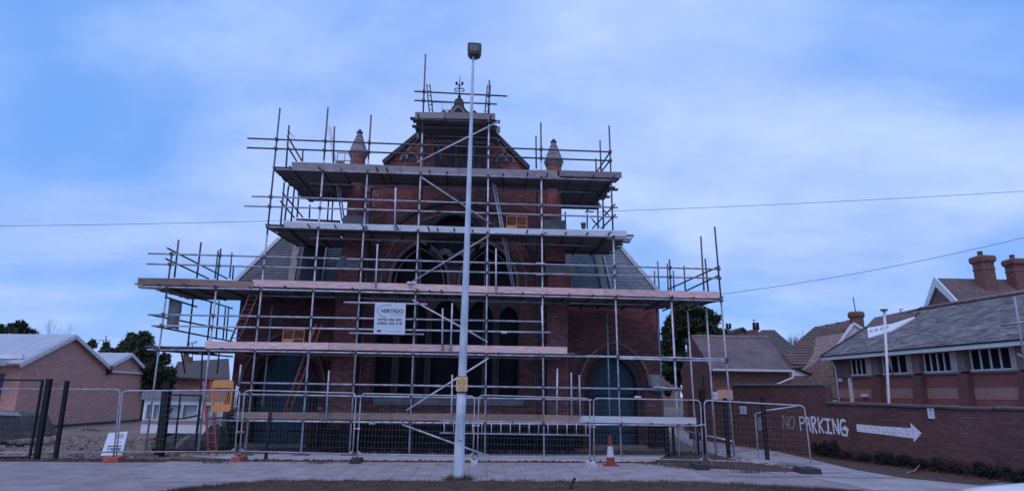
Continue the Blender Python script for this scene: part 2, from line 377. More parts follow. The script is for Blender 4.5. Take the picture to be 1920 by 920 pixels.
M['tiles'] = brickmat('brown_roof_tiles', (.19, .135, .13), (.145, .10, .097), (.05, .035, .03), bw=.24, bh=.17, mg=.022, stain=.4, stain_col=(.24, .17, .14), bump=.02)
M['roofgrey'] = brickmat('grey_brown_roof_tiles', (.15, .12, .125), (.12, .095, .10), (.08, .065, .068), bw=.2, bh=.12, mg=.008, stain=.6, stain_col=(.24, .19, .16), bump=.006)
M['darkroof'] = brickmat('dark_hip_roof', (.10, .09, .09), (.085, .075, .075), (.05, .045, .045), bw=.25, bh=.18, mg=.01, stain=.4, bump=.006)
M['cabin'] = mat('cabin_white_panel', (.82, .84, .86), .6, 0, .1, 2)
M['cabinband'] = mat('cabin_beige_band', (.36, .28, .24), .7, 0, .15, 2)
M['cabroof'] = mat('cabin_grey_roof', (.27, .27, .29), .7, 0, .15, 2)
M['curtain'] = mat('pale_window', (.34, .38, .42), .3, 0, .25, 3, spec=.6)
M['sheet'] = mat('weathered_sheeting', (.32, .30, .29), .8, 0, .2, 4)
M['conc_foot'] = mat('foot_block', (.055, .05, .05), .9, 0, .2, 8)
M['white_foot'] = mat('white_foot_block', (.52, .52, .53), .8, 0, .2, 8)
M['red_foot'] = mat('red_foot_block', (.42, .11, .08), .7, 0, .25, 8)
M['cone'] = mat('cone_red_orange', (.25, .05, .04), .55, 0, .2, 12)
M['conewhite'] = mat('cone_white_sleeve', (.5, .5, .52), .5, 0, .15, 25)
M['tarp'] = mat('dark_tarp', (.035, .042, .04), .6, 0, .4, 3, bump=.05, bscale=4)
M['ramp'] = mat('grey_ramp_concrete', (.05, .055, .06), .85, 0, .2, 2)
M['carpaint'] = mat('white_car_paint', (.66, .70, .74), .25, 0, .03, 1, spec=.6)
M['rubber'] = mat('tyre_rubber', (.02, .02, .02), .8)
M['pigeon'] = mat('pigeon_feathers', (.09, .095, .11), .7, 0, .35, 30)
M['cable'] = mat('black_cable', (.05, .05, .06), .6)
def letterpaint(name, col, thr):
    m = mat(name, col, .8, 0, .15, 12); t = m.node_tree; b = t.nodes['Principled BSDF']; geo = N(t, 'ShaderNodeNewGeometry')
    no = N(t, 'ShaderNodeTexNoise', i_Scale=14.0, i_Detail=5.0, i_Roughness=.7); t.links.new(geo.outputs['Position'], no.inputs['Vector'])
    r = N(t, 'ShaderNodeValToRGB'); r.color_ramp.elements[0].position = thr-.05; r.color_ramp.elements[1].position = thr+.05; t.links.new(no.outputs[0], r.inputs[0])
    t.links.new(r.outputs[0], b.inputs['Alpha']); return m
M['paint'] = letterpaint('worn_white_wall_paint', (.80, .79, .82), .38)
M['paint_thin'] = letterpaint('thin_white_wall_paint', (.40, .37, .40), .42)
M['oldpaint'] = letterpaint('faded_wall_paint', (.24, .15, .13), .48)

# ------------------------------------------------------------------ text
def text(s_, F, u, v, h, d, m, parent, width=None, bold=0.0, align='CENTER', name='lettering'):
    c = bpy.data.curves.new('lettering', 'FONT'); c.body = s_; c.size = 1; c.align_x = align; c.extrude = 0.0; c.offset = bold; c.resolution_u = 3
    o = bpy.data.objects.new('tmp', c); COL.objects.link(o)
    bpy.context.view_layer.update()
    me = bpy.data.meshes.new_from_object(o.evaluated_get(bpy.context.evaluated_depsgraph_get()))
    bpy.data.objects.remove(o)
    xs = [q.co.x for q in me.vertices]; ys = [q.co.y for q in me.vertices]
    sy = h/(max(ys)-min(ys)); sx = (width/(max(xs)-min(xs))) if width else sy
    mb = MB(); mb.V = [F.p(u+q.co.x*sx - ((min(xs)+max(xs))/2*sx if align == 'CENTER' else 0), v+(q.co.y-min(ys))*sy, d) for q in me.vertices]; mb.F = [tuple(p.vertices) for p in me.polygons]
    bpy.data.meshes.remove(me)
    return obj(name, mb, m, parent)
def stroke(F, pts, w, d, mb, mitre=True):     # a brushed line of width w, on the plane F
    for i in range(len(pts)-1):
        a = Vector(pts[i]); b = Vector(pts[i+1]); t = (b-a)
        if t.length < 1e-6: continue
        t.normalize(); n = Vector((-t.y, t.x))*w/2; a2 = a - t*w*.3; b2 = b + t*w*.3
        k = [(a2-n), (b2-n), (b2+n), (a2+n)]; dd = d + i*.00005
        mb.quad(*[F.p(q.x, q.y, dd) for q in k])

# ================================================================== GROUND
def sheet(name, pts, z, m, label=None):
    mb = MB(); mb.V = [Vector((x, y, z)) for x, y in pts]; a = sum(pts[i][0]*pts[(i+1) % len(pts)][1]-pts[(i+1) % len(pts)][0]*pts[i][1] for i in range(len(pts)))
    idx = tuple(range(len(pts))); mb.F = [idx if a > 0 else idx[::-1]]
    return obj(name, mb, m, kind='structure')
def gxy(x, y): g = G(x, y); return (g.x, g.y)
sheet('ground', [(-400, -60), (400, -60), (400, 600), (-400, 600)], -.012, M['field'])
sheet('yard_ground', [gxy(-200, 866), gxy(1320, 879), gxy(1700, 905), (14, 26), (16, 60), (-45, 60), (-45, 19.1)], -.004, M['dirt'])
sheet('road', [(-60, -9), (60, -9), (60, 12.4), (-60, 12.4)], .001, M['road'])
PV0, PV1 = 14.95, 19.05
sheet('pavement_asphalt', [(-60, 12.5), (60, 12.5), (60, 14.5), (24, 17.0), (14, PV1-.4), (-60, PV1)], .004, M['asphalt'])
drive = [gxy(1300, 879), gxy(1325, 853), gxy(1270, 822), gxy(1262, 812), (9.0, 60), (12.5, 60), gxy(1288, 808), gxy(1398, 826), gxy(1443, 840), gxy(1522, 860), gxy(1600, 878), gxy(1700, 895), gxy(1814, 908), gxy(1990, 918), (40, 13), (20, 12.6), gxy(1640, 919), gxy(1500, 890)]
sheet('driveway', drive, .009, M['drive'])
sheet('concrete_hardstanding', [gxy(500, 866), gxy(300, 850), (-9, 21.6), (10, 21.9), gxy(1245, 862), gxy(1200, 872), gxy(1110, 869)], .003, M['kerb'])
sheet('soil_strip', [(-17, PV1+.02), (7.2, PV1-.15), (7.6, 19.40), (-6, 19.50), (-17, 19.95)], .010, M['brown_soil'])
sheet('litter_strip', [gxy(1443, 843), gxy(1522, 861), gxy(1600, 880), gxy(1700, 897), gxy(1840, 909), gxy(1910, 899), gxy(1443, 838)], .014, M['brown_soil'])
sheet('dirt_patch', [gxy(1225, 866), gxy(1262, 846), gxy(1325, 848), gxy(1387, 864), gxy(1500, 880), gxy(1512, 885), gxy(1430, 884), gxy(1330, 878), gxy(1225, 872)], .012, M['brown_soil'])
# slabs
pv = bpy.data.objects.new('paved_footway', None); COL.objects.link(pv); pv['kind'] = 'structure'; pv.location = (0, 17, 0)
x0s, x1s = G(300, 868).x, G(1302, 885).x
jb = MB()
FG = Fr((0, 0, .012), (1, 0, 0), (0, 1, 0)); 
nsl = int((x1s-x0s)/.45)
rs = random.Random(3); sm_ = {}
for i in range(nsl):
    for j in range(6):
        w = .45; ya = PV0-.08+j*.69
        if i < (j)*.0+(5-j)*1.0-2: continue
        jb.box(x0s+i*w, x0s+(i+1)*w, ya, ya+.69, .0, .0075)
        if 'a' not in sm_:
            m = MB(); m.obox(Vector((.005, .001, 0)), Vector((w-.010, 0, 0)), Vector((0, .688, 0)), Vector((0, 0, .014))); sm_['a'] = m.mesh('paving_slab', M['slab'])
        inst('paving_slab', sm_['a'], Matrix.Translation((x0s+i*w, ya, -.001+rs.uniform(0, .0015))) @ Matrix.Rotation(rs.uniform(-.0008, .0008), 4, 'X'), pv)
obj('joint_bed', jb, M['joint'], pv, kind='stuff')
# verge
vx0, vx1 = G(335, 912).x, G(1605, 912).x
mb = MB(); nx, ny = 130, 14; rv = random.Random(5)
edge = [PV0+.02+.09*math.sin(i*.9)+rv.uniform(-.06, .07) for i in range(nx+1)]
for i in range(nx+1):
    x = vx0+(vx1-vx0)*i/nx; e = min(1, (i/nx)*9, (1-i/nx)*4)
    yt = 12.6+(edge[i]-12.6)*max(.15, e**.5)
    for j in range(ny+1):
        f = j/ny; y = 12.55+(yt-12.55)*f
        h = .02+.05*math.sin(min(1, (1-f)*5)*1.57)*e+rv.uniform(-.012, .012)*(j < ny)
        mb.V.append(Vector((x, y, .004+max(.0, h if j < ny else .0))))
for i in range(nx):
    for j in range(ny):
        a = i*(ny+1)+j; mb.F.append((a, a+ny+1, a+ny+2, a+1))
vg = obj('grass_verge', mb, M['verge'], kind='structure', smooth=False)
mb = MB()
for k in range(26000):
    f = rv.random(); i = int(f*nx); x = vx0+(vx1-vx0)*f; e = min(1, f*9, (1-f)*4)
    yt = 12.6+(edge[i]-12.6)*max(.15, e**.5)
    y = rv.uniform(13.3, yt+.02)
    if y > yt-.25 and rv.random() < .45: continue
    h = rv.uniform(.03, .09)*(1.5 if rv.random() < .06 else 1); a = rv.uniform(0, 6.3); w = .004; z = .04 if y < yt-.1 else .01
    dx_, dy_ = math.cos(a)*w, math.sin(a)*w
    mb.tri(Vector((x-dx_, y-dy_, z)), Vector((x+dx_, y+dy_, z)), Vector((x+rv.uniform(-.04, .04), y+rv.uniform(-.04, .04), z+h)))
obj('verge_grass', mb, M['grass'], kind='stuff', cat='grass', label='short rough grass and moss of the verge along the bottom edge')
# worn patches and repairs on the footway and drive
def patch(x, y, rx, ry, m, z, seed):
    r = random.Random(seed); c = G(x, y); n = 22
    sheet('worn_patch', [(c.x+rx*math.cos(a*6.283/n)*r.uniform(.75, 1.1), c.y+ry*math.sin(a*6.283/n)*r.uniform(.75, 1.1)) for a in range(n)], z, m)
for k, (x, y, rx, ry, mm) in enumerate([(1450, 892, 1.3, .22, 'stain'), (1620, 895, .9, .2, 'stain'), (1500, 868, .8, .3, 'stain'), (1560, 886, .5, .12, 'stain')]): patch(x, y, rx, ry, M[mm], .0155+k*.0004, k)
# loose rubble in the yard and tussocks along the fence foot
def scatter(name, pts, n, s0, s1, m, label, cat, flat=.6, seed=1, lift=0):
    r = random.Random(seed); mb = MB()
    xs = [p[0] for p in pts]; ys = [p[1] for p in pts]; k = 0
    while k < n:
        x, y = r.uniform(min(xs), max(xs)), r.uniform(min(ys), max(ys))
        if not inside((x, y), pts): continue
        k += 1; s = s0+(s1-s0)*r.random()**3; c = Vector((x, y, lift)); b = len(mb.V)
        for q in range(5): a = 6.283*q/5+r.uniform(-.4, .4); mb.V.append(c+Vector((math.cos(a)*s*r.uniform(.6, 1), math.sin(a)*s*r.uniform(.6, 1), 0)))
        for q in range(5): v = mb.V[b+q]; mb.V.append(c+(v-c)*r.uniform(.3, .8)+Vector((0, 0, s*flat*r.uniform(.6, 1.2))))
        for q in range(5): q2 = (q+1) % 5; mb.F.append((b+q, b+q2, b+5+q2, b+5+q))
        mb.F.append(tuple(b+5+q for q in range(5)))
    return obj(name, mb, m, kind='stuff', cat=cat, label=label, smooth=False)
scatter('yard_rubble', [(-22, 19.7), (-9, 19.7), (-9, 27), (-26, 30)], 2600, .012, .16, M['rubble'], 'broken brick and rubble strewn over the bare yard left of the church', 'rubble', seed=2)
scatter('dirt_clods', [(-9, 21.4), (10, 21.6), (10, 23.5), (-9, 22.8)], 900, .01, .09, M['rubble'], 'small stones and clods on the ground under the scaffold', 'rubble', seed=3)
scatter('soil_clods', [(-17, PV1+.05), (7.2, PV1), (7.4, 19.4), (-17, 19.7)], 3000, .01, .06, M['brown_soil'], 'dark crumbly soil in the gap between pavement and fence', 'soil', seed=4, flat=.8)
scatter('soil_pebbles', [(-17, PV1+.05), (7.2, PV1), (7.4, 19.4), (-17, 19.7)], 260, .01, .05, M['rubble'], 'pale pebbles lying in the dark soil strip under the fence', 'pebbles', seed=14, flat=.6)
scatter('drive_dirt_clods', [gxy(1255, 866), gxy(1260, 845), gxy(1330, 846), gxy(1500, 880), gxy(1560, 888), gxy(1440, 886), gxy(1330, 878)], 1500, .008, .045, M['brown_soil'], 'clods and dead tufts under the two right-hand fence panels', 'soil', seed=6, flat=.8)

# ================================================================== FOLIAGE
def leaves(mb, c, r, n, s, rnd, shell=.45, droop=0):
    for _ in range(n):
        while True:
            v = Vector((rnd.uniform(-1, 1), rnd.uniform(-1, 1), rnd.uniform(-1, 1)))
            if shell < v.length < 1: break
        p = Vector(c)+Vector((v.x*r[0], v.y*r[1], v.z*r[2]))
        a = Vector((rnd.uniform(-1, 1), rnd.uniform(-1, 1), rnd.uniform(-1, 1)-droop)).normalized(); b = a.cross(Vector((rnd.uniform(-1, 1), rnd.uniform(-1, 1), rnd.uniform(-1, 1)))).normalized()
        k = s*rnd.uniform(.5, 1.3); mb.tri(p-b*k*.45, p+b*k*.45, p+a*k*1.5)
def branch(mb, p, d, L, r, depth, rnd, spread=.5):
    q = p+d*L; mid = p+d*L*.5+Vector((rnd.uniform(-1, 1), rnd.uniform(-1, 1), 0))*L*.05
    mb.path([p, mid, q], r, 5 if depth > 1 else 3, r*.6, caps=False)
    if depth == 0: return
    for k in range(3 if depth > 1 else 4):
        nd = (d+Vector((rnd.uniform(-1, 1), rnd.uniform(-1, 1), rnd.uniform(-.3, .6)))*spread).normalized()
        branch(mb, p+(q-p)*rnd.uniform(.55, 1), nd, L*rnd.uniform(.6, .8), r*.55, depth-1, rnd, spread)
def tree(name, label, Y, base, ells, leafm, n, s, seed, trunk_r=.25, group=None):
    """ells: (px, py, rx px, ry px) clumps at distance Y"""
    rnd = random.Random(seed); b = at(*base, Y); b.z = 0; root = thing(name, label, 'tree', b, group); k = Y*CF.y/FPX
    tops = [at(x, y, Y) for x, y, _, _ in ells]; hi = max(tops, key=lambda v: v.z)
    t = MB(); t.path([b, b+(Vector((hi.x, Y, hi.z))-b)*.5+Vector((.1, 0, 0)), Vector((hi.x, Y, hi.z))], trunk_r, 8, .05)
    obj('trunk', t, M['bark'], root)
    l = MB()
    for p in tops: l.path([Vector((b.x, Y, max(.6, p.z*.35))), (b+p)/2+Vector((0, 0, p.z*.12)), p], trunk_r*.4, 5, .02, caps=False)
    obj('limbs', l, M['bark'], root)
    c = MB(); tot = sum(e[2]*e[3] for e in ells)
    for (x, y, rx, ry), p in zip(ells, tops):
        nn = int(n*rx*ry/tot); sub = 14
        for _ in range(sub):   # many small clumps inside each mass: uneven outline with gaps
            v = Vector((rnd.gauss(0, .45), rnd.gauss(0, .45), rnd.gauss(0, .45)))
            if v.length > 1: v.normalize()
            rr = rnd.uniform(.22, .5)
            leaves(c, p+Vector((v.x*rx*k, v.y*rx*k, v.z*ry*k)), (rx*k*rr, rx*k*rr, ry*k*rr*.8), nn//sub, s, rnd, shell=.2)
    obj('crown', c, leafm, root); return root
def bare(name, label, Y, base, h, seed, n=3, m='twig', group=None, r=.12, sp=.42):
    rnd = random.Random(seed); b = at(*base, Y); b.z = 0; root = thing(name, label, 'tree', b, group); mb = MB()
    mb.path([b, b+Vector((0, 0, h*.45))], r, 6, r*.8); obj('trunk', mb, M[m], root); mb = MB()
    for k in range(n): branch(mb, b+Vector((0, 0, h*.35)), Vector((rnd.uniform(-.5, .5), rnd.uniform(-.5, .5), 1)).normalized(), h*.28, r*.6, 4, rnd, sp)
    obj('crown', mb, M[m], root)
tree('conifer_tree', 'dark evergreen tree between the left brick building and the scaffold', 44, (262, 760), [(258, 655, 26, 30), (275, 665, 28, 34), (240, 668, 16, 22), (292, 700, 26, 34), (262, 715, 40, 40), (310, 725, 16, 26), (232, 655, 9, 7), (272, 632, 10, 10)], M['leaf'], 26000, .17, 21, .3)
tree('conifer_tree', 'big dark evergreen tree behind the right end of the scaffold', 40, (1300, 760), [(1285, 600, 44, 36), (1315, 620, 38, 36), (1262, 640, 22, 60), (1338, 645, 22, 26), (1300, 680, 56, 50), (1262, 700, 22, 40), (1330, 600, 16, 14), (1290, 580, 34, 16)], M['leaf'], 42000, .17, 22, .4)
tree('round_tree', 'dark treetop showing above the left end of the metal roof', 70, (25, 740), [(5, 618, 12, 9), (25, 614, 18, 11), (40, 612, 8, 10), (-20, 620, 20, 10), (20, 650, 40, 40)], M['leaf'], 9000, .25, 23, .3)
tree('round_tree', 'small dark treetop showing in the dip between the two gables', 60, (172, 740), [(170, 650, 8, 8), (174, 644, 5, 6), (170, 690, 14, 34)], M['leaf'], 3000, .22, 24, .2)
tree('round_tree', 'dark bushy treetop beside the tall conifer above the small gable', 58, (203, 740), [(198, 655, 8, 7), (210, 658, 8, 6), (224, 656, 6, 6), (200, 646, 4, 5), (205, 690, 20, 30)], M['leaf'], 4000, .22, 25, .2)
bare('bare_tree', 'thin leafless tree rising above the left metal roof ridge', 75, (78, 750), 10.0, 31, 2, r=.07, sp=.22)
bare('bare_tree', 'leafless grey tree between the far hipped roof and the tiled roof', 70, (1500, 750), 8.6, 32, 8)

# ================================================================== LEFT BRICK BUILDING
root = thing('brick_building', 'pinkish brick workshop with two white metal gabled roofs at the left', 'building', G(150, 797))
FB = Fr(G(78, 803), G(261, 789)-G(78, 803)); pb = FB.px
uL = pb(40, 700)[0]; uR = pb(267, 745)[0]
P = [(uL, -.2), (uL, pb(40, 678)[1]), pb(137, 632), pb(199, 685), pb(243, 666), (uR, pb(272, 698)[1]), (uR, -.2)]
mb = MB(); mb.fprism(FB, P, 0, -16); obj('wall', mb, M['lb_brick'], root)
def gable_roof(a, c, b, th, m, back=16.3, over=.18, fas=.13):
    for p, q in ((a, c), (c, b)):
        d = (Vector(q)-Vector(p)).normalized(); n = Vector((-d.y, d.x))*th; 
        if n.y < 0: n = -n
        mb = MB(); mb.fprism(FB, [tuple(Vector(p)), tuple(Vector(q)), tuple(Vector(q)+n), tuple(Vector(p)+n)], over, over-back); r = obj('roof', mb, m, root)
        mb = MB(); n2 = -n/th*fas; mb.fprism(FB, [tuple(Vector(p)+n*.6), tuple(Vector(q)+n*.6), tuple(Vector(q)+n2), tuple(Vector(p)+n2)], over+.003, over+.04); obj('verge_board', mb, M['fascia'], r)
        s = MB(); L = (Vector(q)-Vector(p)).length   # standing seams
        for k in range(14):
            s.fprism(FB, [tuple(Vector(p)+n), tuple(Vector(q)+n), tuple(Vector(q)+n*1.3), tuple(Vector(p)+n*1.3)], over-.3-k*1.1, over-.34-k*1.1)
        obj('seams', s, M['fascia'], r)
gable_roof(pb(30, 684), pb(137, 630), pb(201, 688), .1, M['metal_roof'])
gable_roof(pb(197, 688), pb(243, 664), pb(276, 699), .1, M['metal_roof'])
mb = MB(); v = pb(240, 698)[1]; mb.fbox(FB, pb(203, 700)[0], uR+.1, v-.05, v+.05, .003, .14); obj('gutter', mb, M['fascia'], root)
mb = MB(); u0 = pb(202, 692)[0]; mb.fbox(FB, u0-.1, u0+.12, pb(202, 697)[1]-.15, pb(202, 686)[1]+.05, .003, .22); obj('gutter_hopper', mb, M['gutter'], root)
mb = MB(); mb.fprism(FB, [(uL, 0), (uR, 0), (uR, .14), (uL, .14)], .004, .03); obj('plinth', mb, M['gutter'], root)
F2 = Fr(FB.p(uL, 0), FB.n)
mb = MB(); a = F2.px(24, 690)[0]; b_ = F2.px(24, 686)[1]; mb.fbox(F2, a-4, a, b_, b_+.28, -.0, .9); obj('door_canopy', mb, M['fascia'], root)
a = F2.px(9, 700)[0]; mb = MB(); mb.fbox(F2, a-1.1, a, 0, F2.px(5, 700)[1], .004, .06); dr = obj('door', mb, M['door'], root)
mb = MB(); mb.fbox(F2, -9, -.004, F2.px(20, 668)[1]-.1, F2.px(20, 664)[1], .004, .12); obj('parapet_coping', mb, M['fascia'], root)
# ramp / tipped concrete slab in front
Fq = FY(23.5); mb = MB(); mb.fprism(Fq, Fq.pxs([(-60, 770), (32, 776), (50, 820), (-60, 832)]), 0, -1.4)
rt = thing('concrete_ramp', 'dark grey sloping slab beside the left building behind the gate', 'ramp', Fq.p(*Fq.px(0, 822))); obj('body', mb, M['ramp'], rt)
mb = MB(); mb.fprism(Fq, Fq.pxs([(-60, 766), (34, 772), (40, 779), (-60, 775)]), .003, .03); obj('edge_strip', mb, M['lead'], rt)
mb = MB(); mb.fprism(Fq, Fq.pxs([(32, 776), (40, 779), (60, 818), (50, 821)]), .02, -1.38); obj('side_panel', mb, M['stone_dark'], rt)

# ================================================================== CABIN, far left houses
Y = 27.0; Fc = FY(Y); pc = Fc.px
root = thing('site_cabin', 'white site cabin with grey roof and curtained windows behind the black gate', 'cabin', at(335, 815, Y))
TL, TR, BR_, BL_ = pc(267, 748), pc(430, 745), pc(418, 812), pc(258, 811)
x0, x1, zt, zb = BL_[0]+.1, TR[0]-.2, TL[1], BL_[1]
cc = [pc(x, 770)[0] for x in (267, 300, 313, 371, 384, 425)]; wz0, wz1 = pc(300, 785)[1], pc(300, 758)[1]
holes = [[(a, wz0), (b, wz0), (b, wz1), (a, wz1)] for a, b in ((cc[0]+.15, cc[1]), (cc[2], cc[3]), (cc[4], cc[5]-.3))]
mb = MB(); mb.fprism(Fc, [(x0, zb), (x1, zb), (x1, zt), (x0, zt)], 0, -2.4, holes); obj('body', mb, M['cabin'], root)
for h in holes:
    mb = MB(); w = h[1][0]-h[0][0]
    mb.fbox(Fc, h[0][0]-.05, h[1][0]+.05, wz1, wz1+.05, .003, .03); mb.fbox(Fc, h[0][0]-.05, h[1][0]+.05, wz0-.05, wz0, .003, .03)
    for k in range(3): u = h[0][0]+w*k/2; mb.fbox(Fc, u-.03, u+.03, wz0, wz1, -.06, .03)
    wn = obj('window', mb, M['fascia'], root); mb = MB(); mb.fbox(Fc, h[0][0]+.01, h[1][0]-.01, wz0+.01, wz1-.01, -.12, -.1); obj('pane', mb, M['curtain'], wn)
mb = MB(); mb.fbox(Fc, x0-.1, x1+.1, zt+.003, zt+.33, -2.5, .1); obj('roof', mb, M['cabroof'], root)
mb = MB(); v = pc(300, 790)[1]; mb.fbox(Fc, x0, x1, v-.08, v+.06, .004, .02); obj('band', mb, M['cabinband'], root)
for xx in (x0+.5, x1-.8):
    mb = MB(); mb.box(xx, xx+.3, Y+.3, Y+2, 0, zb-.005); obj('leg', mb, M['black'], root)
Y = 62; Fh = FY(Y); root = thing('distant_house', 'brown roofed far house with chimney seen between cabin and church', 'house', at(370, 745, Y))
mb = MB(); mb.fprism(Fh, Fh.pxs([(322, 757), (425, 757), (425, 712), (322, 709)]), 0, -9); obj('wall', mb, M['out_brick'], root)
mb = MB(); mb.prism([at(318, 709, Y-.4), at(430, 712, Y-.4), at(428, 675, Y+4.5), at(332, 681, Y+4.5)], (0, .1, .2)); rf = obj('roof', mb, M['darkroof'], root)
mb = MB(); mb.fprism(FY(Y+4), FY(Y+4).pxs([(344, 690), (354, 690), (354, 668), (344, 668)]), 0, -.8); obj('chimney', mb, M['out_brick'], rf)
mb = MB()
for xx in (346, 351): mb.lathe(at(xx, 668.5, Y+4.4), [(.16, 0), (.13, .6)], 8)
obj('chimney_pot', mb, M['stone_dark'], rf)
rt = thing('tv_aerial', 'thin rooftop aerial against the sky left of the church wall', 'aerial', at(361, 676, 60)); mb = MB()
mb.path([at(361, 677, 60), at(361, 645, 60)], .04, 5); mb.path([at(354, 645, 60), at(370, 640, 60)], .03, 4)
for k in range(5): mb.path([at(355+k*3.4, 641-k*.9, 60), at(355+k*3.4, 648-k*.9, 60)], .02, 4)
obj('mast', mb, M['iron'], rt)
rt = thing('tv_aerial', 'spindly aerial standing above the small left gable', 'aerial', at(199, 668, 55)); mb = MB()
mb.path([at(198, 670, 55), at(199, 629, 55)], .04, 5); mb.path([at(185, 637, 55), at(208, 638, 55)], .03, 4); obj('mast', mb, M['iron'], rt)
# small house with white windows seen behind the right scaffold end
Y = 55; Fh = FY(Y); root = thing('distant_house', 'grey far house with small white window behind the right scaffold standards', 'house', at(1256, 760, Y))
mb = MB(); hw = [Fh.pxs([(1244, 716), (1250, 716), (1250, 702), (1244, 702)]), Fh.pxs([(1254, 716), (1263, 716), (1263, 702), (1254, 702)])]
mb.fprism(Fh, Fh.pxs([(1236, 762), (1276, 763), (1276, 700), (1260, 688), (1236, 700)]), 0, -6, hw); obj('wall', mb, M['pebble'], root)
for h in hw:
    mb = MB(); mb.fprism(Fh, h, -.15, -.12); wn = obj('window', mb, M['curtain'], root)
mb = MB(); mb.prism([at(1234, 701, Y-.3), at(1260, 687, Y-.3), at(1260, 684, Y-.3), at(1232, 699, Y-.3)], (0, 6.5, 0)); mb.prism([at(1260, 687, Y-.3), at(1279, 701, Y-.3), at(1280, 698, Y-.3), at(1260, 684, Y-.3)], (0, 6.5, 0)); obj('roof', mb, M['darkroof'], root)

# ================================================================== RIGHT BACKGROUND HOUSES
def gabled(name, label, A, B, C, D, E, wallm, roofm, zb=0, th=.14, cat='house'):
    """A,B front eave ends, C,D ridge ends, E rear eave below C"""
    root = thing(name, label, cat, Vector(((A.x+B.x)/2, A.y, 0))); dn = lambda p: Vector((p.x, p.y, zb))
    Eb = E + (B-A); mb = MB()
    mb.quad(dn(A), dn(B), B, A); mb.quad(dn(E), dn(A), A, E); mb.tri(E, A, C); mb.quad(dn(B), dn(Eb), Eb, B); mb.tri(B, Eb, D); mb.quad(dn(Eb), dn(E), E, Eb)
    obj('wall', mb, wallm, root)
    up = Vector((0, 0, th)); mb = MB(); o = (A-C).normalized()*.25
    mb.prism([A+o, B+o, D, C], up); r1 = obj('roof', mb, roofm, root)
    mb = MB(); o = (E-C).normalized()*.25; mb.prism([E+o, Eb+o, D, C], up); obj('roof', mb, roofm, root)
    return root, r1
Y = 31
A, B_, C_, D_ = at(1331, 691, Y), at(1480, 695, Y), at(1297, 634, Y+2.8), at(1440, 638, Y+2.8); C_.z = D_.z = (C_.z+D_.z)/2; A.z = B_.z = (A.z+B_.z)/2
E_ = at(1277, 690, Y+5.6); E_.z = A.z
root, rf = gabled('brick_outbuilding', 'low red brick outbuilding with grey-brown roof beyond the drive', A, B_, C_, D_, E_, M['out_brick'], M['roofgrey'], cat='outbuilding')
mb = MB(); a = A+Vector((0, -.3, .0)); b = B_+Vector((0, -.3, -.02)); mb.obox(a+Vector((0, 0, -.06)), b-a, (0, -.1, 0), (0, 0, .09)); obj('gutter', mb, M['fascia'], root)
mb = MB(); q = B_+Vector((-.0, -.35, 0)); mb.path([q, q+Vector((0, 0, -.35)), q+Vector((-1.3, .2, -.9)), q+Vector((-1.3, .2, -2.2))], .05, 6); obj('downpipe', mb, M['fascia'], root)
mb = MB(); mb.path([C_+Vector((0, 0, .12)), D_+Vector((0, 0, .12))], .11, 6); obj('ridge_tiles', mb, M['stone_pink'], rf)
Fo = FY(Y); mb = MB(); r_ = random.Random(9)
mb.fprism(Fo, Fo.pxs([(1343, 730), (1366, 730), (1376, 731), (1376, 752), (1343, 750)]), .05, .09); obj('pale_board', mb, M['peach'], root)
Fgb = Fr(A, A-E_); slot = Fgb.px(1319, 725); mb = MB(); mb.fbox(Fgb, slot[0]-.12, slot[0]+.12, slot[1]-.9, slot[1]+.6, .004, .03); obj('slit_window', mb, M['glass'], root)
for xs_, nm, lab in (((1372, 1392, 1412), 'distant_house', 'far gabled house left of the thin chimney above the outbuilding roof'),):
    Y = 62; F = FY(Y); root = thing(nm, lab, 'house', at(1392, 745, Y)); mb = MB()
    mb.fprism(F, F.pxs([(1368, 660), (1368, 628), (1391, 617), (1410, 634), (1410, 660)]), 0, -8); obj('wall', mb, M['pebble'], root)
    mb = MB(); mb.fprism(F, F.pxs([(1368, 628), (1391, 617), (1412, 635), (1412, 631), (1391, 613), (1366, 624)]), .3, -8.3); rf = obj('roof', mb, M['darkroof'], root)
    mb = MB(); mb.fprism(F, F.pxs([(1361, 650), (1372, 650), (1372, 615), (1361, 615)]), -.5, -1.5); ch = obj('chimney', mb, M['out_brick'], root)
    for xx in (1363.5, 1369): mb = MB(); mb.lathe(at(xx, 616, Y+1), [(.14, 0), (.12, .55)], 8); obj('chimney_pot', mb, M['iron'], ch)
Y = 54; F = FY(Y); root = thing('distant_house', 'far house with dark hipped roof and twin-pot chimney above the outbuilding', 'house', at(1455, 745, Y))
mb = MB(); mb.fprism(F, F.pxs([(1422, 700), (1500, 700), (1500, 664), (1422, 662)]), -.3, -7); obj('wall', mb, M['pebble'], root)
a, b, c, d = at(1405, 664, Y), at(1510, 668, Y), at(1429, 618, Y+4), at(1452, 618, Y+4); mb = MB(); e2, f2 = a+Vector((0, 8, 0)), b+Vector((0, 8, 0))
mb.V = [a, b, c, d, e2, f2]; mb.F = [(0, 1, 3, 2), (1, 5, 3), (5, 4, 2, 3), (4, 0, 2), (0, 4, 5, 1)]; rf = obj('roof', mb, M['darkroof'], root)
mb = MB(); mb.fprism(F, F.pxs([(1411, 655), (1425, 655), (1425, 617), (1411, 617)]), -.3, -1.3); ch = obj('chimney', mb, M['out_brick'], root)
for xx in (1414.5, 1421): mb = MB(); mb.lathe(at(xx, 618, Y+.8), [(.15, 0), (.13, .65)], 8); obj('chimney_pot', mb, M['iron'], ch)
rt = thing('tv_aerial', 'aerial on the thin chimney of the far hipped house', 'aerial', at(1413, 610, Y)); mb = MB(); mb.path([at(1414, 618, Y+.3), at(1413.5, 598, Y+.3)], .03, 4); mb.path([at(1410, 600, Y+.3), at(1417, 600, Y+.3)], .03, 4); obj('mast', mb, M['iron'], rt)
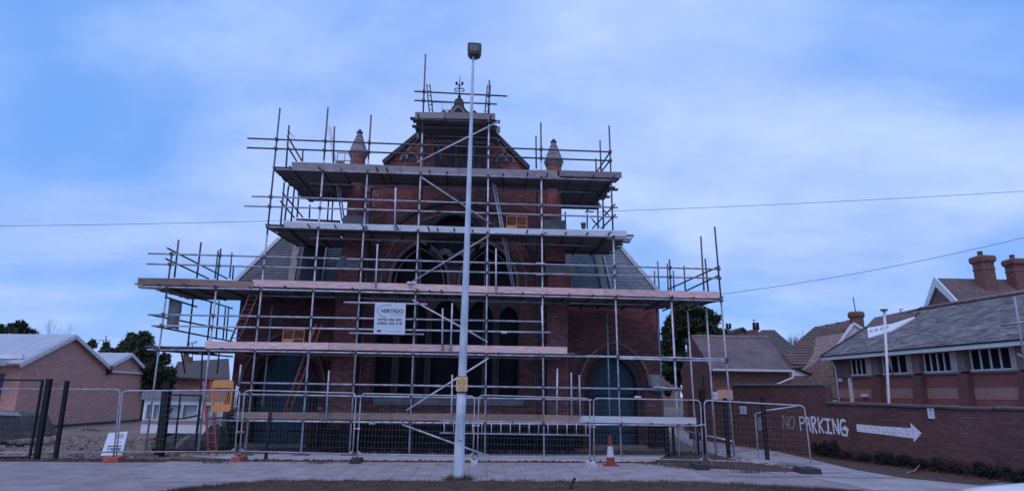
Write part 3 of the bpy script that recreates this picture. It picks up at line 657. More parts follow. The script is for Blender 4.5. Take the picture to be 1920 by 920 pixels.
# tiled house with pebbledash gable
Y = 37; p1, p2, p3 = at(1476, 690, Y), at(1540, 690, Y), at(1530, 612, Y+5)
u = (p2-p1).normalized(); v = (p3-p1); v = v-u*v.dot(u); Ft = Fr(p1, u, v)
root = thing('tiled_house', 'house with brown pantiled roof and pebbledash gable left of the school', 'house', Vector((p2.x, Y, 0)))
roofpoly = Ft.pxs([(1466, 664), (1526, 613), (1606, 597), (1598, 612), (1562, 650), (1517, 686), (1483, 690)])
mb = MB(); mb.fprism(Ft, roofpoly, 0, -.12); rf = obj('roof', mb, M['tiles'], root)
fill(Ft, roofpoly, [], 'roof_tile', M['tiles'], rf, .30, .36, .05, .012, .002, 60, tilt=R(5), stag=False, seed=5)
F = FY(36.6); mb = MB(); mb.fprism(F, F.pxs([(1487, 742), (1487, 705), (1513, 690), (1560, 654), (1592, 622), (1640, 640), (1640, 750)]), 0, -5); obj('wall', mb, M['pebble'], root)
mb = MB(); mb.fprism(F, F.pxs([(1568, 652), (1600, 606), (1618, 614), (1600, 632)]), .02, -.3); obj('gable_render', mb, M['bandstone'], root)
mb = MB(); mb.fprism(F, F.pxs([(1562, 654), (1600, 604), (1620, 616), (1618, 620), (1600, 609), (1567, 655)]), .1, .02); obj('verge_board', mb, M['fascia'], root)
F = FY(34); sh = thing('small_shed', 'little flat shed with white pediment beside the outbuilding roof', 'shed', at(1500, 745, 34))
mb = MB(); mb.fprism(F, F.pxs([(1487, 745), (1517, 745), (1517, 704), (1487, 704)]), 0, -1.5); obj('wall', mb, M['brownpier'], sh)
mb = MB(); mb.fprism(F, F.pxs([(1487, 704), (1517, 704), (1517, 701), (1490, 690), (1487, 690)]), 0, -1.5); obj('pediment', mb, M['fascia'], sh)
mb = MB(); mb.fprism(F, F.pxs([(1484, 690), (1490, 688), (1520, 700), (1520, 704), (1489, 691), (1484, 693)]), .1, -1.6); obj('roof', mb, M['gutter'], sh)
mb = MB(); mb.fprism(F, F.pxs([(1480, 745), (1487, 745), (1487, 688), (1480, 688)]), .05, -.4); obj('corner_post', mb, M['brownpier'], sh)

# ================================================================== SCHOOL-LIKE BUILDING ON THE RIGHT
p1, p2 = atz(1561, 668, 4.0), atz(1919, 638, 4.0); FS = Fr(Vector((p1.x, p1.y, 0)), Vector((p2.x-p1.x, p2.y-p1.y, 0))); ps = FS.px
root = thing('long_brick_building', 'long low brick building with old slate roof and white windows at the right', 'building', FS.p(5, 0))
U = lambda x, y: ps(x, y)[0]
ue = U(1990, 700); wins = [(1592, 1625, 671, 702), (1651, 1702, 667, 701), (1728, 1785, 660, 699), (1815, 1898, 652, 696), (1925, 1985, 645, 692)]
holes = []
for xa, xb, ya, yb in wins:
    ua, ub = U(xa+3, (ya+yb)/2), U(xb-1, (ya+yb)/2); holes.append((ua, ub, ps((xa+xb)/2, yb)[1], ps((xa+xb)/2, ya)[1]))
zs = sum(h[2] for h in holes)/len(holes); zh = 3.86
mb = MB(); mb.fprism(FS, [(0, 0), (ue, 0), (ue, 4), (0, 4)], 0, -7, [[(a, zs), (b, zs), (b, zh), (a, zh)] for a, b, _, _ in holes]); obj('wall', mb, M['rb_brick'], root)
for k, (a, b, _, _) in enumerate(holes):
    w = MB(); w.fbox(FS, a, b, zs+.003, zs+.07, -.09, .05); w.fbox(FS, a, b, zh-.07, zh-.003, -.09, -.02)
    nm = 4 if k > 1 else 3
    for j in range(nm+(1 if nm == 3 else 1)):
        u = a+.04+(b-a-.08)*j/nm if nm else a
        w.fbox(FS, u-.035, u+.035, zs+.07, zh-.07, -.08, -.02)
    wn = obj('window', w, M['fascia'], root)
    for j in range(nm):
        pn = MB(); ua = a+.04+(b-a-.08)*j/nm+.036; ub = a+.04+(b-a-.08)*(j+1)/nm-.036
        pn.fbox(FS, ua, ub, zs+.072, zh-.072, -.065, -.055); obj('pane', pn, M['glass'], wn)
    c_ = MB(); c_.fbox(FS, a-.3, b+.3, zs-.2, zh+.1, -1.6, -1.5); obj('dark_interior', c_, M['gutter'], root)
    pnl = MB(); nx_ = holes[k+1][0] if k+1 < len(holes) else ue
    gap_ = nx_-b
    pnl.fbox(FS, b+.02, b+gap_*.55, zs-.02, 3.9, .004, .05); obj('pale_panel', pnl, M['bandstone'], root)
    pr = MB(); pr.fbox(FS, b+gap_*.56, nx_-.02, zs+.0, 3.9, .004, .22); obj('pier', pr, M['brownpier'], root)
    bt = MB(); bt.prism([FS.p(b+gap_*.5, .3, .004), FS.p(b+gap_*.5, .3, .5), FS.p(b+gap_*.5, zs-.09, .24), FS.p(b+gap_*.5, zs-.09, .004)], FS.u*(gap_*.5)); obj('buttress', bt, M['but'], root)
pr = MB(); pr.fbox(FS, .0, holes[0][0]-.02, zs, 3.9, .004, .05); obj('pier', pr, M['brownpier'], root)
vb0, vb1 = ps(1750, 747)[1], ps(1750, 727)[1]
prev = .02
for k, (a, b, _, _) in enumerate(holes):
    nx_ = holes[k+1][0] if k+1 < len(holes) else ue; e = b+(nx_-b)*.5-.004
    mb = MB(); mb.fbox(FS, prev, e, vb0, vb1, .004, .012); obj('brick_band', mb, M['rb_band'], root)
    mb = MB(); mb.fbox(FS, prev, e, zs-.08, zs-.004, .004, .07); obj('sill', mb, M['brownpier'], root); prev = nx_+.004
E1 = FS.p(-.25, 3.98, .45); uend = ue+1
Fz = FS.shift(-4.2); a_, b_ = Fz.px(1728, 580); Rg = Fz.p(a_, b_); v = Rg-E1; v = v-FS.u*v.dot(FS.u); FRf = Fr(E1, FS.u, v); L = v.length
hk = FRf.px(1627, 614)
rp = [(-.05, -.02), hk, (a_+.25, L), (uend+.25, L), (uend+.25, 0)]
mb = MB(); mb.fprism(FRf, rp, 0, -.08); rf = obj('roof', mb, M['underlay'], root)
fill(FRf, [(-.05, 0), hk, (a_+.2, L), (uend, L), (uend, 0)], [], 'roof_slate', M['slate_old'], rf, .30, .21, .016, .008, .004, 300, tilt=R(4), jit=.006, seed=6)
mb = MB(); mb.path([FRf.p(a_+.2, L, .05), FRf.p(uend, L, .05)], .1, 6); obj('ridge_tiles', mb, M['stone_pink'], rf)
mb = MB(); mb.path([FRf.p(-.1, 0, .03), FRf.p(hk[0], hk[1], .05), FRf.p(a_+.2, L, .05)], .07, 6); obj('hip_tiles', mb, M['stone_dark'], rf)
# hip end and rear slope
mb = MB(); q0, q1, q2 = FRf.p(0, 0), FRf.p(a_+.25, L), FS.p(-.25, 3.98, -7.9); mb.prism([q0, q1, q2], (0, 0, -.08)); mb.prism([q2, q1, FRf.p(uend+.25, L), FS.p(uend, 3.98, -7.9)], (0, 0, -.08)); obj('rear_roof', mb, M['slate_old'], root)
mb = MB(); mb.fbox(FS, -.25, uend, 3.80, 3.955, .46, .50); obj('fascia_board', mb, M['fascia'], root)
mb = MB(); mb.path([FS.p(-.25, 4.0, .50), FS.p(uend, 4.0, .50)], .04, 6); obj('gutter', mb, M['gutter'], root)
mb = MB(); mb.fbox(FS, -.2, uend, 3.905, 3.93, .004, .455); obj('soffit', mb, M['gutter'], root)
mb = MB(); mb.path([FS.p(.25, 3.85, .3), FS.p(.25, 3.4, .1), FS.p(.3, .2, .1)], .05, 6); obj('downpipe', mb, M['fascia'], root)
mb = MB(); u = U(1598, 730); mb.fbox(FS, u-.08, u+.08, .1, zs-.1, .02, .12); obj('downpipe', mb, M['fascia'], root)
mb = MB(); a = ps(1623, 741); mb.fbox(FS, a[0]-.2, a[0]+.2, a[1]-.06, a[1]+.08, .013, .1); obj('vent_cover', mb, M['fascia'], root)
mb = MB(); a = ps(1577, 712); mb.fbox(FS, a[0]-.14, a[0]+.14, a[1]-.08, a[1]+.08, .013, .06); obj('wall_plate', mb, M['fascia'], root)
# white pole in front of it
Fp = FS.shift(1.8); rt = thing('white_pole', 'slim white pole with flat cap in front of the long slate-roofed building', 'pole', Fp.p(*Fp.px(1668, 765)))
a, b = Fp.px(1667, 756), Fp.px(1658, 584); mb = MB(); mb.path([Fp.p(a[0], -.0), Fp.p(a[0], a[1]), Fp.p(b[0], b[1])], .055, 8); obj('pole', mb, M['fascia'], rt)
c_ = Fp.p(*Fp.px(1657.5, 581)); mb = MB(); mb.lathe(c_, [(.05, -.08), (.17, 0), (.17, .04), (.03, .07)], 10); obj('cap', mb, M['lead'], rt)
mb = MB(); mb.path([Fp.p(*Fp.px(1664, 668)), Fp.p(*Fp.px(1655, 703), -.5)], .03, 6); obj('stay', mb, M['lead'], rt)
# little scaffold tube frame at the picture's right edge
Fp = FS.shift(1.2); rt = thing('roof_access_frame', 'short run of grey tubes leaning on the slate roof at the right edge', 'tube frame', Fp.p(*Fp.px(1910, 700)))
for q in ([(1902, 556), (1925, 700)], [(1878, 609), (1925, 604)], [(1888, 627), (1910, 624)], [(1908, 663), (1930, 675)]):
    mb = MB(); mb.path([Fp.p(*Fp.px(*q[0])), Fp.p(*Fp.px(*q[1]))], .035, 6); obj('tube', mb, M['lead'], rt)
# gabled house with white barge boards behind
Y = 44; A, C_, E_ = at(1799, 566, Y), at(1756, 524, Y+3.2), at(1731, 581, Y+6.4); B_, D_ = at(1990, 575, Y), at(1990, 531, Y+3.2); B_.z = A.z; D_.z = C_.z; E_.z = A.z
root, rf = gabled('gabled_house', 'tall house with white barge boards and big brick chimneys behind the slate roof', A, B_, C_, D_, E_, M['out_brick'], M['tiles'], th=.12)
Fg = Fr(E_, A-E_); a, c, e = (Vector(((p-E_).dot(Fg.u), (p-E_).dot(Fg.v))) for p in (A, C_, E_)); mb = MB()
mb.fprism(Fg, [tuple(e+Vector((-.35, -.2))), tuple(c+Vector((0, .25))), tuple(c+Vector((0, -.55))), tuple(e+Vector((.45, -.2)))], .02, .14); obj('barge_board', mb, M['fascia'], root)
mb = MB(); mb.fprism(Fg, [tuple(a+Vector((.35, -.2))), tuple(c+Vector((0, .25))), tuple(c+Vector((0, -.55))), tuple(a+Vector((-.45, -.2)))], .02, .14); obj('barge_board', mb, M['fascia'], root)
def chimney(xl, xr, yt, yb, Y, parent, flare=1.12):
    q0, q1 = at(xl, yb, Y), at(xr, yb, Y); t0 = at((xl+xr)/2, yt, Y); w = (q1.x-q0.x)/2; w *= .54; c = Vector(((q0.x+q1.x)/2, Y+w, q0.z)); H = t0.z-q0.z
    mb = MB(); mb.lathe(c, [(w*1.42, 0), (w*1.38, H*.62), (w*1.5, H*.66), (w*1.38, H*.7), (w*1.4, H*.8), (w*1.58*flare, H*.86), (w*1.6*flare, H*.96), (w*1.45, H)], 4, True); mb.sm = False
    ch = obj('chimney', mb, M['out_brick'], parent, smooth=False)
    mb = MB(); mb.lathe(c+Vector((-w*.2, 0, H)), [(w*.4, -.02), (w*.36, H*.1), (w*.42, H*.12)], 10); obj('chimney_pot', mb, M['stone_dark'], ch)
chimney(1841, 1884, 478, 552, 45.5, root); chimney(1902, 1942, 484, 552, 45.5, root)
Y = 40; F = FY(Y); root = thing('rear_annexe', 'low tiled annexe with white vented dormer strip behind the slate roof', 'building', at(1670, 745, Y))
mb = MB(); mb.fprism(F, F.pxs([(1618, 680), (1618, 612), (1730, 600), (1730, 680)]), -.2, -4); obj('wall', mb, M['out_brick'], root)
mb = MB(); mb.prism([at(1624, 615, Y-.2), at(1716, 596, Y-.2), at(1735, 578, Y+2.5), at(1640, 598, Y+2.5)], (0, 0, .12)); obj('roof', mb, M['tiles'], root)
mb = MB(); mb.fprism(FRf, FRf.pxs([(1626, 613), (1672, 604), (1716, 590), (1714, 595), (1668, 621), (1628, 633)], .1), .03, .1); dm = obj('dormer_strip', mb, M['fascia'], root)
mb = MB(); mb.fprism(FRf, FRf.pxs([(1624, 613), (1640, 597), (1716, 585), (1724, 583), (1716, 591), (1672, 605)], .13), .03, .13); obj('dormer_roof', mb, M['tiles'], dm)
for k in range(4):
    x = 1633+k*10; y = 620-k*2.4; mb = MB(); mb.fprism(FRf, FRf.pxs([(x-3, y-1), (x+3, y-2.3), (x+3, y+2), (x-3, y+3)], .103), .103, .11); obj('vent', mb, M['lead'], dm)
Y = 39; q0, q1 = at(1603, 612, Y), at(1627, 612, Y); rt = thing('brick_chimney', 'squat round-topped brick chimney with a thin rod left of the white dormer strip', 'chimney', Vector((q0.x, Y, q0.z)))
w = (q1.x-q0.x)/2; c = Vector(((q0.x+q1.x)/2, Y+w, q0.z-1.2)); H = at(1614, 583, Y).z-c.z; mb = MB(); mb.lathe(c, [(w*1.02, 0), (w*.98, H*.82), (w*1.2, H*.86), (w*1.2, H*.95), (w, H)], 12); obj('stack', mb, M['out_brick'], rt)
mb = MB(); mb.path([c+Vector((0, 0, H)), c+Vector((-.05, 0, H+.95))], .03, 5); obj('rod', mb, M['iron'], rt)
rt = thing('tv_aerial', 'tiny aerial on the ridge right of the white pole', 'aerial', at(1689, 588, 41)); mb = MB(); mb.path([at(1690, 590, 41), at(1688, 579, 41)], .03, 4); mb.path([at(1686, 580, 41), at(1694, 579, 41)], .03, 4); obj('mast', mb, M['iron'], rt)

# ================================================================== NO PARKING WALL
g0, g1 = G(1443, 842), G(1870, 898); FW = Fr(g0, g1-g0); pw_ = FW.px
root = thing('boundary_wall', 'dark brick boundary wall painted NO PARKING with a white arrow', 'wall', g0)
ua, ub, uc, ud, ue_ = pw_(1290, 780)[0], pw_(1377, 780)[0], pw_(1551, 780)[0], pw_(1871, 820)[0], pw_(1912, 820)[0]; uf = ue_+5
hA, hB, hC, hD, hE = pw_(1330, 752)[1], pw_(1460, 722)[1], pw_(1551, 757)[1], pw_(1871, 770)[1], pw_(1890, 767)[1]
secs = [(ua, ub, hA, hA), (ub, uc, hB, hB-.05), (uc, ud, hC, hD), (ud, uf, hD+.03, hD)]
poly = [(ua, -.05)]
for a, b, h1, h2 in secs: poly += [(a+.001, h1), (b-.001, h2)]
poly += [(uf, -.05)]
mb = MB(); mb.fprism(FW, poly, -.012, -.3); obj('core', mb, M['wallmortar'], root)
fill(FW, poly, [], 'brick', M['wallbrick'], root, .235, .078, .014, .006, -.011, 300, jit=.003, seed=8, score=lambda c: abs(c[0]-(ud-1.6))+abs(c[1]-.9)*.8)
for k, (a, b, h1, h2) in enumerate(secs):
    n = max(1, int((b-a)/.46))
    for i in range(n):
        x = a+(b-a)*i/n; z = h1+(h2-h1)*i/n+.002; w = (b-a)/n-.006; o = random.uniform(0, .01)
        key = ('cop', k)
        if key not in PIECE: m_ = MB(); m_.prism([Vector((0, 0, -.33)), Vector((0, 0, .03)), Vector((0, .05, .03)), Vector((0, .085, -.15)), Vector((0, .05, -.33))], Vector((w, 0, 0))); PIECE[key] = m_.mesh('coping_stone', M['coping'])
        p = FW.p(x, z+o, .012); inst('coping_stone', PIECE[key], Matrix(((FW.u.x, 0, FW.n.x, p.x), (FW.u.y, 0, FW.n.y, p.y), (0, 1, 0, p.z), (0, 0, 0, 1))), root)
for key in ('paint', 'paint_thin', 'oldpaint'):
    t = M[key].node_tree; b = t.nodes['Principled BSDF']; geo = N(t, 'ShaderNodeNewGeometry'); sub_ = N(t, 'ShaderNodeVectorMath', operation='SUBTRACT'); sub_.inputs[1].default_value = FW.o
    t.links.new(geo.outputs['Position'], sub_.inputs[0]); du = N(t, 'ShaderNodeVectorMath', operation='DOT_PRODUCT'); du.inputs[1].default_value = FW.u; t.links.new(sub_.outputs[0], du.inputs[0])
    ad = N(t, 'ShaderNodeMath', operation='ADD', i_1=.1175+23.5); t.links.new(du.outputs['Value'], ad.inputs[0]); sp_ = N(t, 'ShaderNodeSeparateXYZ'); t.links.new(geo.outputs['Position'], sp_.inputs[0])
    cb = N(t, 'ShaderNodeCombineXYZ'); t.links.new(ad.outputs[0], cb.inputs[0]); t.links.new(sp_.outputs[2], cb.inputs[1])
    br = N(t, 'ShaderNodeTexBrick'); br.offset = .5; br.inputs['Scale'].default_value = 1; br.inputs['Brick Width'].default_value = .235; br.inputs['Row Height'].default_value = .078; br.inputs['Mortar Size'].default_value = .006; t.links.new(cb.outputs[0], br.inputs['Vector'])
    m1 = N(t, 'ShaderNodeMath', operation='MULTIPLY_ADD', i_1=-.28, i_2=1.0); t.links.new(br.outputs['Fac'], m1.inputs[0]); m2 = N(t, 'ShaderNodeMath', operation='MULTIPLY')
    old = b.inputs['Alpha'].links[0].from_socket; t.links.new(old, m2.inputs[0]); t.links.new(m1.outputs[0], m2.inputs[1]); t.links.new(m2.outputs[0], b.inputs['Alpha'])
Z = lambda pts: [pw_(1440+x/8.365, 740+y/8.365) for x, y in pts]
def ell(cx, cy, rx, ry, a0=0, a1=360, n=18): return [(cx+rx*math.cos(R(a0+(a1-a0)*i/n)), cy+ry*math.sin(R(a0+(a1-a0)*i/n))) for i in range(n+1)]
LET = [
 ('N', 'paint_thin', .05, [[(235, 318), (248, 520)], [(238, 325), (316, 525)], [(304, 330), (322, 525)]]),
 ('O', 'paint_thin', .05, [ell(378, 432, 38, 98)]),
 ('P', 'paint', .055, [[(497, 345), (518, 548)], [(497, 348), (545, 342), (574, 372), (572, 415), (545, 442), (508, 440)]]),
 ('A', 'paint', .065, [[(606, 350), (618, 555)], [(606, 350), (640, 362), (652, 440), (668, 562)], [(612, 452), (652, 452)]]),
 ('R', 'paint', .075, [[(682, 340), (708, 588)], [(684, 350), (730, 352), (752, 395), (738, 440), (700, 455)], [(712, 460), (770, 592)]]),
 ('K', 'paint', .07, [[(787, 352), (818, 588)], [(868, 368), (806, 470)], [(812, 462), (880, 588)]]),
 ('I', 'paint', .075, [[(892, 378), (976, 382)], [(936, 380), (956, 590)], [(914, 585), (1004, 596)]]),
 ('N', 'paint', .07, [[(1014, 376), (1042, 600)], [(1016, 380), (1114, 602)], [(1094, 382), (1120, 612)]]),
 ('G', 'paint', .075, [[(1212, 412), (1186, 388), (1150, 402), (1138, 470), (1148, 560), (1182, 624), (1240, 630), (1248, 548), (1180, 528), (1215, 490)], [(1215, 500), (1262, 545)]])]
for ch, m_, w, sts in LET:
    mb = MB()
    for j, st in enumerate(sts): stroke(FW, Z(st), w, .0105+j*.0007, mb)
    obj('painted_letter', mb, M[m_], root)
mb = MB(); mb.fprism(FW, [pw_(x, y) for x, y in [(1605.8, 794.2), (1650, 798), (1708.3, 801.8), (1707.8, 792), (1728.7, 811.2), (1714.6, 828.1), (1712.6, 821), (1650, 813), (1607.5, 808.3)]], .0100, .0115); obj('painted_arrow', mb, M['paint'], root)
mb = MB(); cx, cy = pw_(1817, 798); 
for a in (R(45), R(135)):
    stroke(FW, [(cx-.14*math.cos(a), cy-.14*math.sin(a)), (cx+.14*math.cos(a), cy+.14*math.sin(a))], .05, .0105+a*.0003, mb)
for k in range(4):
    x_, y_ = ((-.2, -.2), (.2, -.2), (.2, .2), (-.2, .2))[k]; x2, y2 = ((-.2, -.2), (.2, -.2), (.2, .2), (-.2, .2))[(k+1) % 4]; stroke(FW, [(cx+x_, cy+y_), (cx+x2, cy+y2)], .035, .0108+k*.0003, mb)
obj('faded_mark', mb, M['oldpaint'], root)
# notices fixed on the wall
def plate(name, label, F, x, y, w, h, m, lines, cat='sign', d=.02, px=True):
    a, b = F.px(x, y) if px else (x, y); rt = thing(name, label, cat, F.p(a, b-h/2, d)); mb = MB(); mb.fbox(F, a-w/2, a+w/2, b-h/2, b+h/2, d, d+.012); obj('panel', mb, m, rt)
    for tx, yy, hh, ww, ink in lines:
        if tx is None: l = MB(); l.fbox(F, a-ww*w/2, a+ww*w/2, b+(yy-hh/2)*h, b+(yy+hh/2)*h, d+.0122, d+.0135); obj('print_line', l, ink, rt)
        else: text(tx, F, a, b+(yy-hh/2)*h, hh*h, d+.0135, ink, rt, ww*w)
    return rt
plate('wall_notice', 'small white notice hanging just under the coping right of the arrow tip', FW, 1747, 773.5, .20, .30, M['sign'], [(None, .25, .18, .5, M['ink_grey']), (None, -.1, .06, .6, M['ink_grey'])])
plate('wall_notice', 'grey rectangular notice on the wall seen through the top of the last fence panel', FW, 1394.5, 768, .42, .30, M['sign'], [(None, .18, .08, .6, M['ink_grey']), (None, -.02, .08, .7, M['ink_grey']), (None, -.22, .08, .5, M['ink_grey'])])
plate('wall_notice', 'narrow pale notice on the wall beside the black post behind the last panel', FW, 1425.5, 794, .22, .50, M['lead'], [])
plate('drive_notice', 'small blue-white notice beside the black gate post by the pinkish board', FY(26), 1339, 741, .26, .3, M['sign'], [(None, 0, .3, .3, M['ink_grey'])])
# ivy and dead leaves along the wall foot
mb = MB(); r_ = random.Random(11)
for k in range(170):
    t = r_.random(); u = uc+.6+(uf-uc-.6)*t; c = FW.p(u, r_.uniform(.02, .30)*(1 if t > .12 else .6), r_.uniform(.03, .2)); s = r_.uniform(.08, .24)
    leaves(mb, c, (s, s, s*.8), 170, .035, r_, shell=.2)
for k in range(30):
    u = pw_(1530+r_.random()*45, 840)[0]; c = FW.p(u, r_.uniform(.05, .45), r_.uniform(.03, .15)); leaves(mb, c, (.16, .12, .16), 120, .035, r_, .2)
obj('ivy', mb, M['ivy'], kind='stuff', cat='ivy', label='dark straggling ivy and weeds along the foot of the painted wall')
mb = MB()
for k in range(9000):
    u = ub+(uf-ub)*r_.random(); d = abs(r_.gauss(0, .28)); p = FW.p(u, .016+r_.random()*.04*(d < .3), .05+d); a = r_.uniform(0, 6.3); s = r_.uniform(.015, .045)
    mb.tri(p, p+Vector((math.cos(a)*s, math.sin(a)*s, .005+r_.random()*.012)), p+Vector((math.cos(a+1.2)*s, math.sin(a+1.2)*s, r_.random()*.012)))
obj('dead_leaves', mb, M['litter'], kind='stuff', cat='leaf litter', label='brown dead leaves drifted between the painted wall and the drive')
rt = thing('broken_branch', 'pale broken stick lying by the ivy at the wall foot', 'stick', G(1715, 884)); mb = MB(); mb.path([G(1700, 888)+Vector((0, 0, .03)), G(1714, 887)+Vector((0, 0, .05)), G(1722, 884)+Vector((0, 0, .12)), G(1726, 882)+Vector((0, 0, .16))], .022, 6, .015); obj('stick', mb, M['stone'], rt)

# ================================================================== CHURCH
YC, YWG, YB = 23.05, 24.5, 22.55
FC, FWg, FBt = FY(YC), FY(YWG), FY(YB)
church = thing('church', 'dark red brick gothic church front with gable, two cone-topped turrets and slate aisle roofs', 'church', (0, YC, 0))
cp, wp = FC.px, FWg.px
def dense(a, b): return a
# --- central wall with gable
xl, xr = cp(650, 600)[0], cp(1040, 600)[0]; apx, apz = cp(860, 186); sl = cp(722, 309); sr = cp(988, 318)
slope = (apz-sl[1])/(apx-sl[0]); zl = sl[1]-(sl[0]-xl)*slope
zr = sr[1]-(xr-sr[0])*(apz-sr[1])/(sr[0]-apx)
zl = min(zl, cp(650, 330)[1]); zr = min(zr, cp(1040, 330)[1])
gl, gr = cp(838, 214), cp(884, 214)
outer = [(xl, 0), (xr, 0), (xr, sr[1]-.15), sr, gr, gl, sl, (xl, sl[1]-.15)]
# great west window (hidden largely by the scaffold): two lights and a roundel under one round arch
wc, wz = cp(851, 532); wr = cp(975, 532)[0]-wc
rc = cp(851, 448); rr = .92
sub = [arch(wc-wr*.52, wz, wr*.42, wr*.62, 8, wz-.35), arch(wc+wr*.52, wz, wr*.42, wr*.62, 8, wz-.35)]
circ = [(rc[0]+rr*math.cos(a*math.pi/10), rc[1]+rr*math.sin(a*math.pi/10)) for a in range(20)]
# ground storey: five tall lights
lz0, lz1 = cp(860, 745)[1], cp(860, 600)[1]; lights = []
for a, b in ((702, 736), (746, 797), (806, 862), (872, 924), (934, 972)):
    a, b = cp(a, 690)[0], cp(b, 690)[0]; lights.append([(a, lz0), (b, lz0)]+list(reversed(arch((a+b)/2, lz1, (b-a)/2, (b-a)*.75, 6)))[0:])
holesC = sub+[circ]+lights
mb = MB(); mb.fprism(FC, outer, 0, -.45, holesC); obj('wall', mb, M['mortar'], church)
rings = []
def ringpoly(cx, cz, r): return [(cx+r*math.cos(a*math.pi/12), cz+r*math.sin(a*math.pi/12)) for a in range(24)]
bigo = arch(wc, wz, wr*1.28, wr*1.28, 14, wz-.5)
gcs = [(cp(768, 303), .42), (cp(947, 306), .42), (cp(795, 300), .7), (cp(917, 303), .7)]
exC = [circ_ for circ_ in (ringpoly(rc[0], rc[1], rr+.2),)]+[arch(wc-wr*.52, wz, wr*.42+.14, wr*.62+.2, 8, wz-.35), arch(wc+wr*.52, wz, wr*.42+.14, wr*.62+.2, 8, wz-.35)]+[[(min(p[0] for p in l)-.03, lz0-.3), (max(p[0] for p in l)+.03, lz0-.3), (max(p[0] for p in l)+.03, lz1+1.0), (min(p[0] for p in l)-.03, lz1+1.0)] for l in lights]
fill(FC, outer, exC, 'brick', M['brick'], church, .225, .075, .018, .009, .002, 60, jit=.003, seed=21, score=lambda c: abs(c[0]-cp(800, 762)[0])+3*abs(c[1]-cp(800, 762)[1]))
# stone mouldings
def ringpart(F, cx, cz, w, h, t, d0, d1, m, name='arch_moulding', parent=church, n=10, legs=None):
    mb = MB(); mb.ring(F, arch(cx, cz, w, h, n, legs), arch(cx, cz, w+t, h+t, n, legs), d0, d1); return obj(name, mb, m, parent)
ringpart(FC, wc, wz, wr*1.25, wr*1.25, .12, .022, .14, M['stone_dark'], n=14, legs=wz-.5)
ringpart(FC, wc, wz, wr*1.08, wr*1.08, .07, .022, .08, M['stone_pink'], n=14, legs=wz-.5)
for s in (-1, 1):
    ringpart(FC, wc+s*wr*.52, wz, wr*.42, wr*.62, .12, .003, .1, M['stone_pink'], legs=wz-.35)
    ringpart(FC, wc+s*wr*.52, wz, wr*.42-.16, wr*.62-.2, .06, -.2, -.1, M['stone_pink'], legs=wz-.35)
    mb = MB(); mb.fbox(FC, wc+s*wr*.52-.05, wc+s*wr*.52+.05, wz-.35, wz+wr*.4, -.28, -.12); obj('mullion', mb, M['stone_pink'], church)
mb = MB(); k = [(rc[0]+rr*math.cos(a*math.pi/12), rc[1]+rr*math.sin(a*math.pi/12)) for a in range(25)]; k2 = [(rc[0]+(rr+.12)*math.cos(a*math.pi/12), rc[1]+(rr+.12)*math.sin(a*math.pi/12)) for a in range(25)]; mb.ring(FC, k, k2, .003, .1); obj('arch_moulding', mb, M['stone_dark'], church)
tr = FC.pxs([(815, 462), (822, 468), (832, 463), (843, 466), (850, 475), (858, 470), (868, 464), (880, 466), (890, 462), (884, 473), (872, 482), (862, 476), (852, 478), (844, 485), (836, 474), (828, 478), (826, 488), (820, 476)], .02)
mb = MB(); mb.fprism(FC, tr, -.25, -.13); obj('tracery', mb, M['stone'], church)
mb = MB(); mb.fbox(FC, wc-wr*1.15, wc+wr*1.15, wz-.6, rc[1]+rr+.05, -.42, -.4); obj('leaded_glass', mb, M['glass'], church)
mb = MB(); mb.fbox(FC, lights[0][0][0]-.1, lights[-1][1][0]+.1, lz0-.05, lz1+1, -.42, -.40); obj('leaded_glass', mb, M['glass'], church)
for i, l in enumerate(lights):
    a, b = l[0][0], l[1][0]
    for x in (a-.05, b-.02):
        mb = MB(); mb.fbox(FC, x, x+.07, lz0, lz1, .003, .07); obj('mullion', mb, M['stone_dark'], church)
mb = MB(); mb.fbox(FC, cp(662, 800)[0], cp(1024, 800)[0], 0, 1.12, .022, .14); mb.fbox(FC, cp(662, 800)[0], cp(1024, 800)[0], 1.123, 1.2, .022, .18); obj('plinth', mb, M['plinth_shade'], church)  # plinth band added to carry the shade below the bottom lift
a, b = cp(701, 758), cp(981, 746); mb = MB(); mb.fbox(FC, a[0], b[0], a[1], b[1]-.02, .021, .22); obj('window_sill', mb, M['stone'], church)
mb = MB(); mb.fbox(FC, a[0]-.2, b[0]+.2, a[1]-.5, a[1]-.4, .021, .1); obj('string_course', mb, M['stone_dark'], church)
# gable blind arcade and coping
for (c, r) in gcs[:2]:
    ringpart(FC, c[0], c[1], .30, .30, .09, .022, .09, M['stone_pink']); ringpart(FC, c[0], c[1], .48, .48, .10, .022, .07, M['brick2'])
    mb = MB(); mb.fprism(FC, arch(c[0], c[1], .28, .28, 8), .021, .035); obj('blind_panel', mb, M['stone_dark'], church)
for (c, r) in gcs[2:]: ringpart(FC, c[0], c[1], .62, .95, .10, .022, .09, M['stone_pink'])
for k in range(5):
    x = cp(815+k*22, 300)[0]; z0_, z1_ = cp(860, 320)[1], cp(860, 262)[1]
    mb = MB(); mb.fbox(FC, x, x+.3, z0_, z1_, .021, .05); obj('blind_panel', mb, M['stone_dark'], church)
for p, q, s in ((sl, gl, 1), (sr, gr, -1)):
    P_, Q_ = Vector(p), Vector(q); d = (Q_-P_).normalized(); n = Vector((-d.y, d.x))*s; L = (Q_-P_).length; nn = 9
    for i in range(nn):
        a_, b_ = P_+d*(L*i/nn+.004), P_+d*(L*(i+1)/nn-.004)
        mb = MB(); mb.fprism(FC, [tuple(a_), tuple(b_), tuple(b_+n*.16), tuple(a_+n*.16)], .16, -.5); obj('coping_stone', mb, M['stone_dark'], church)
zs_ = cp(860, 335)[1]
mb = MB(); mb.fbox(FC, cp(690, 340)[0], cp(1025, 345)[0], zs_-.25, zs_, .022, .16); obj('string_course', mb, M['stone_pink'], church)
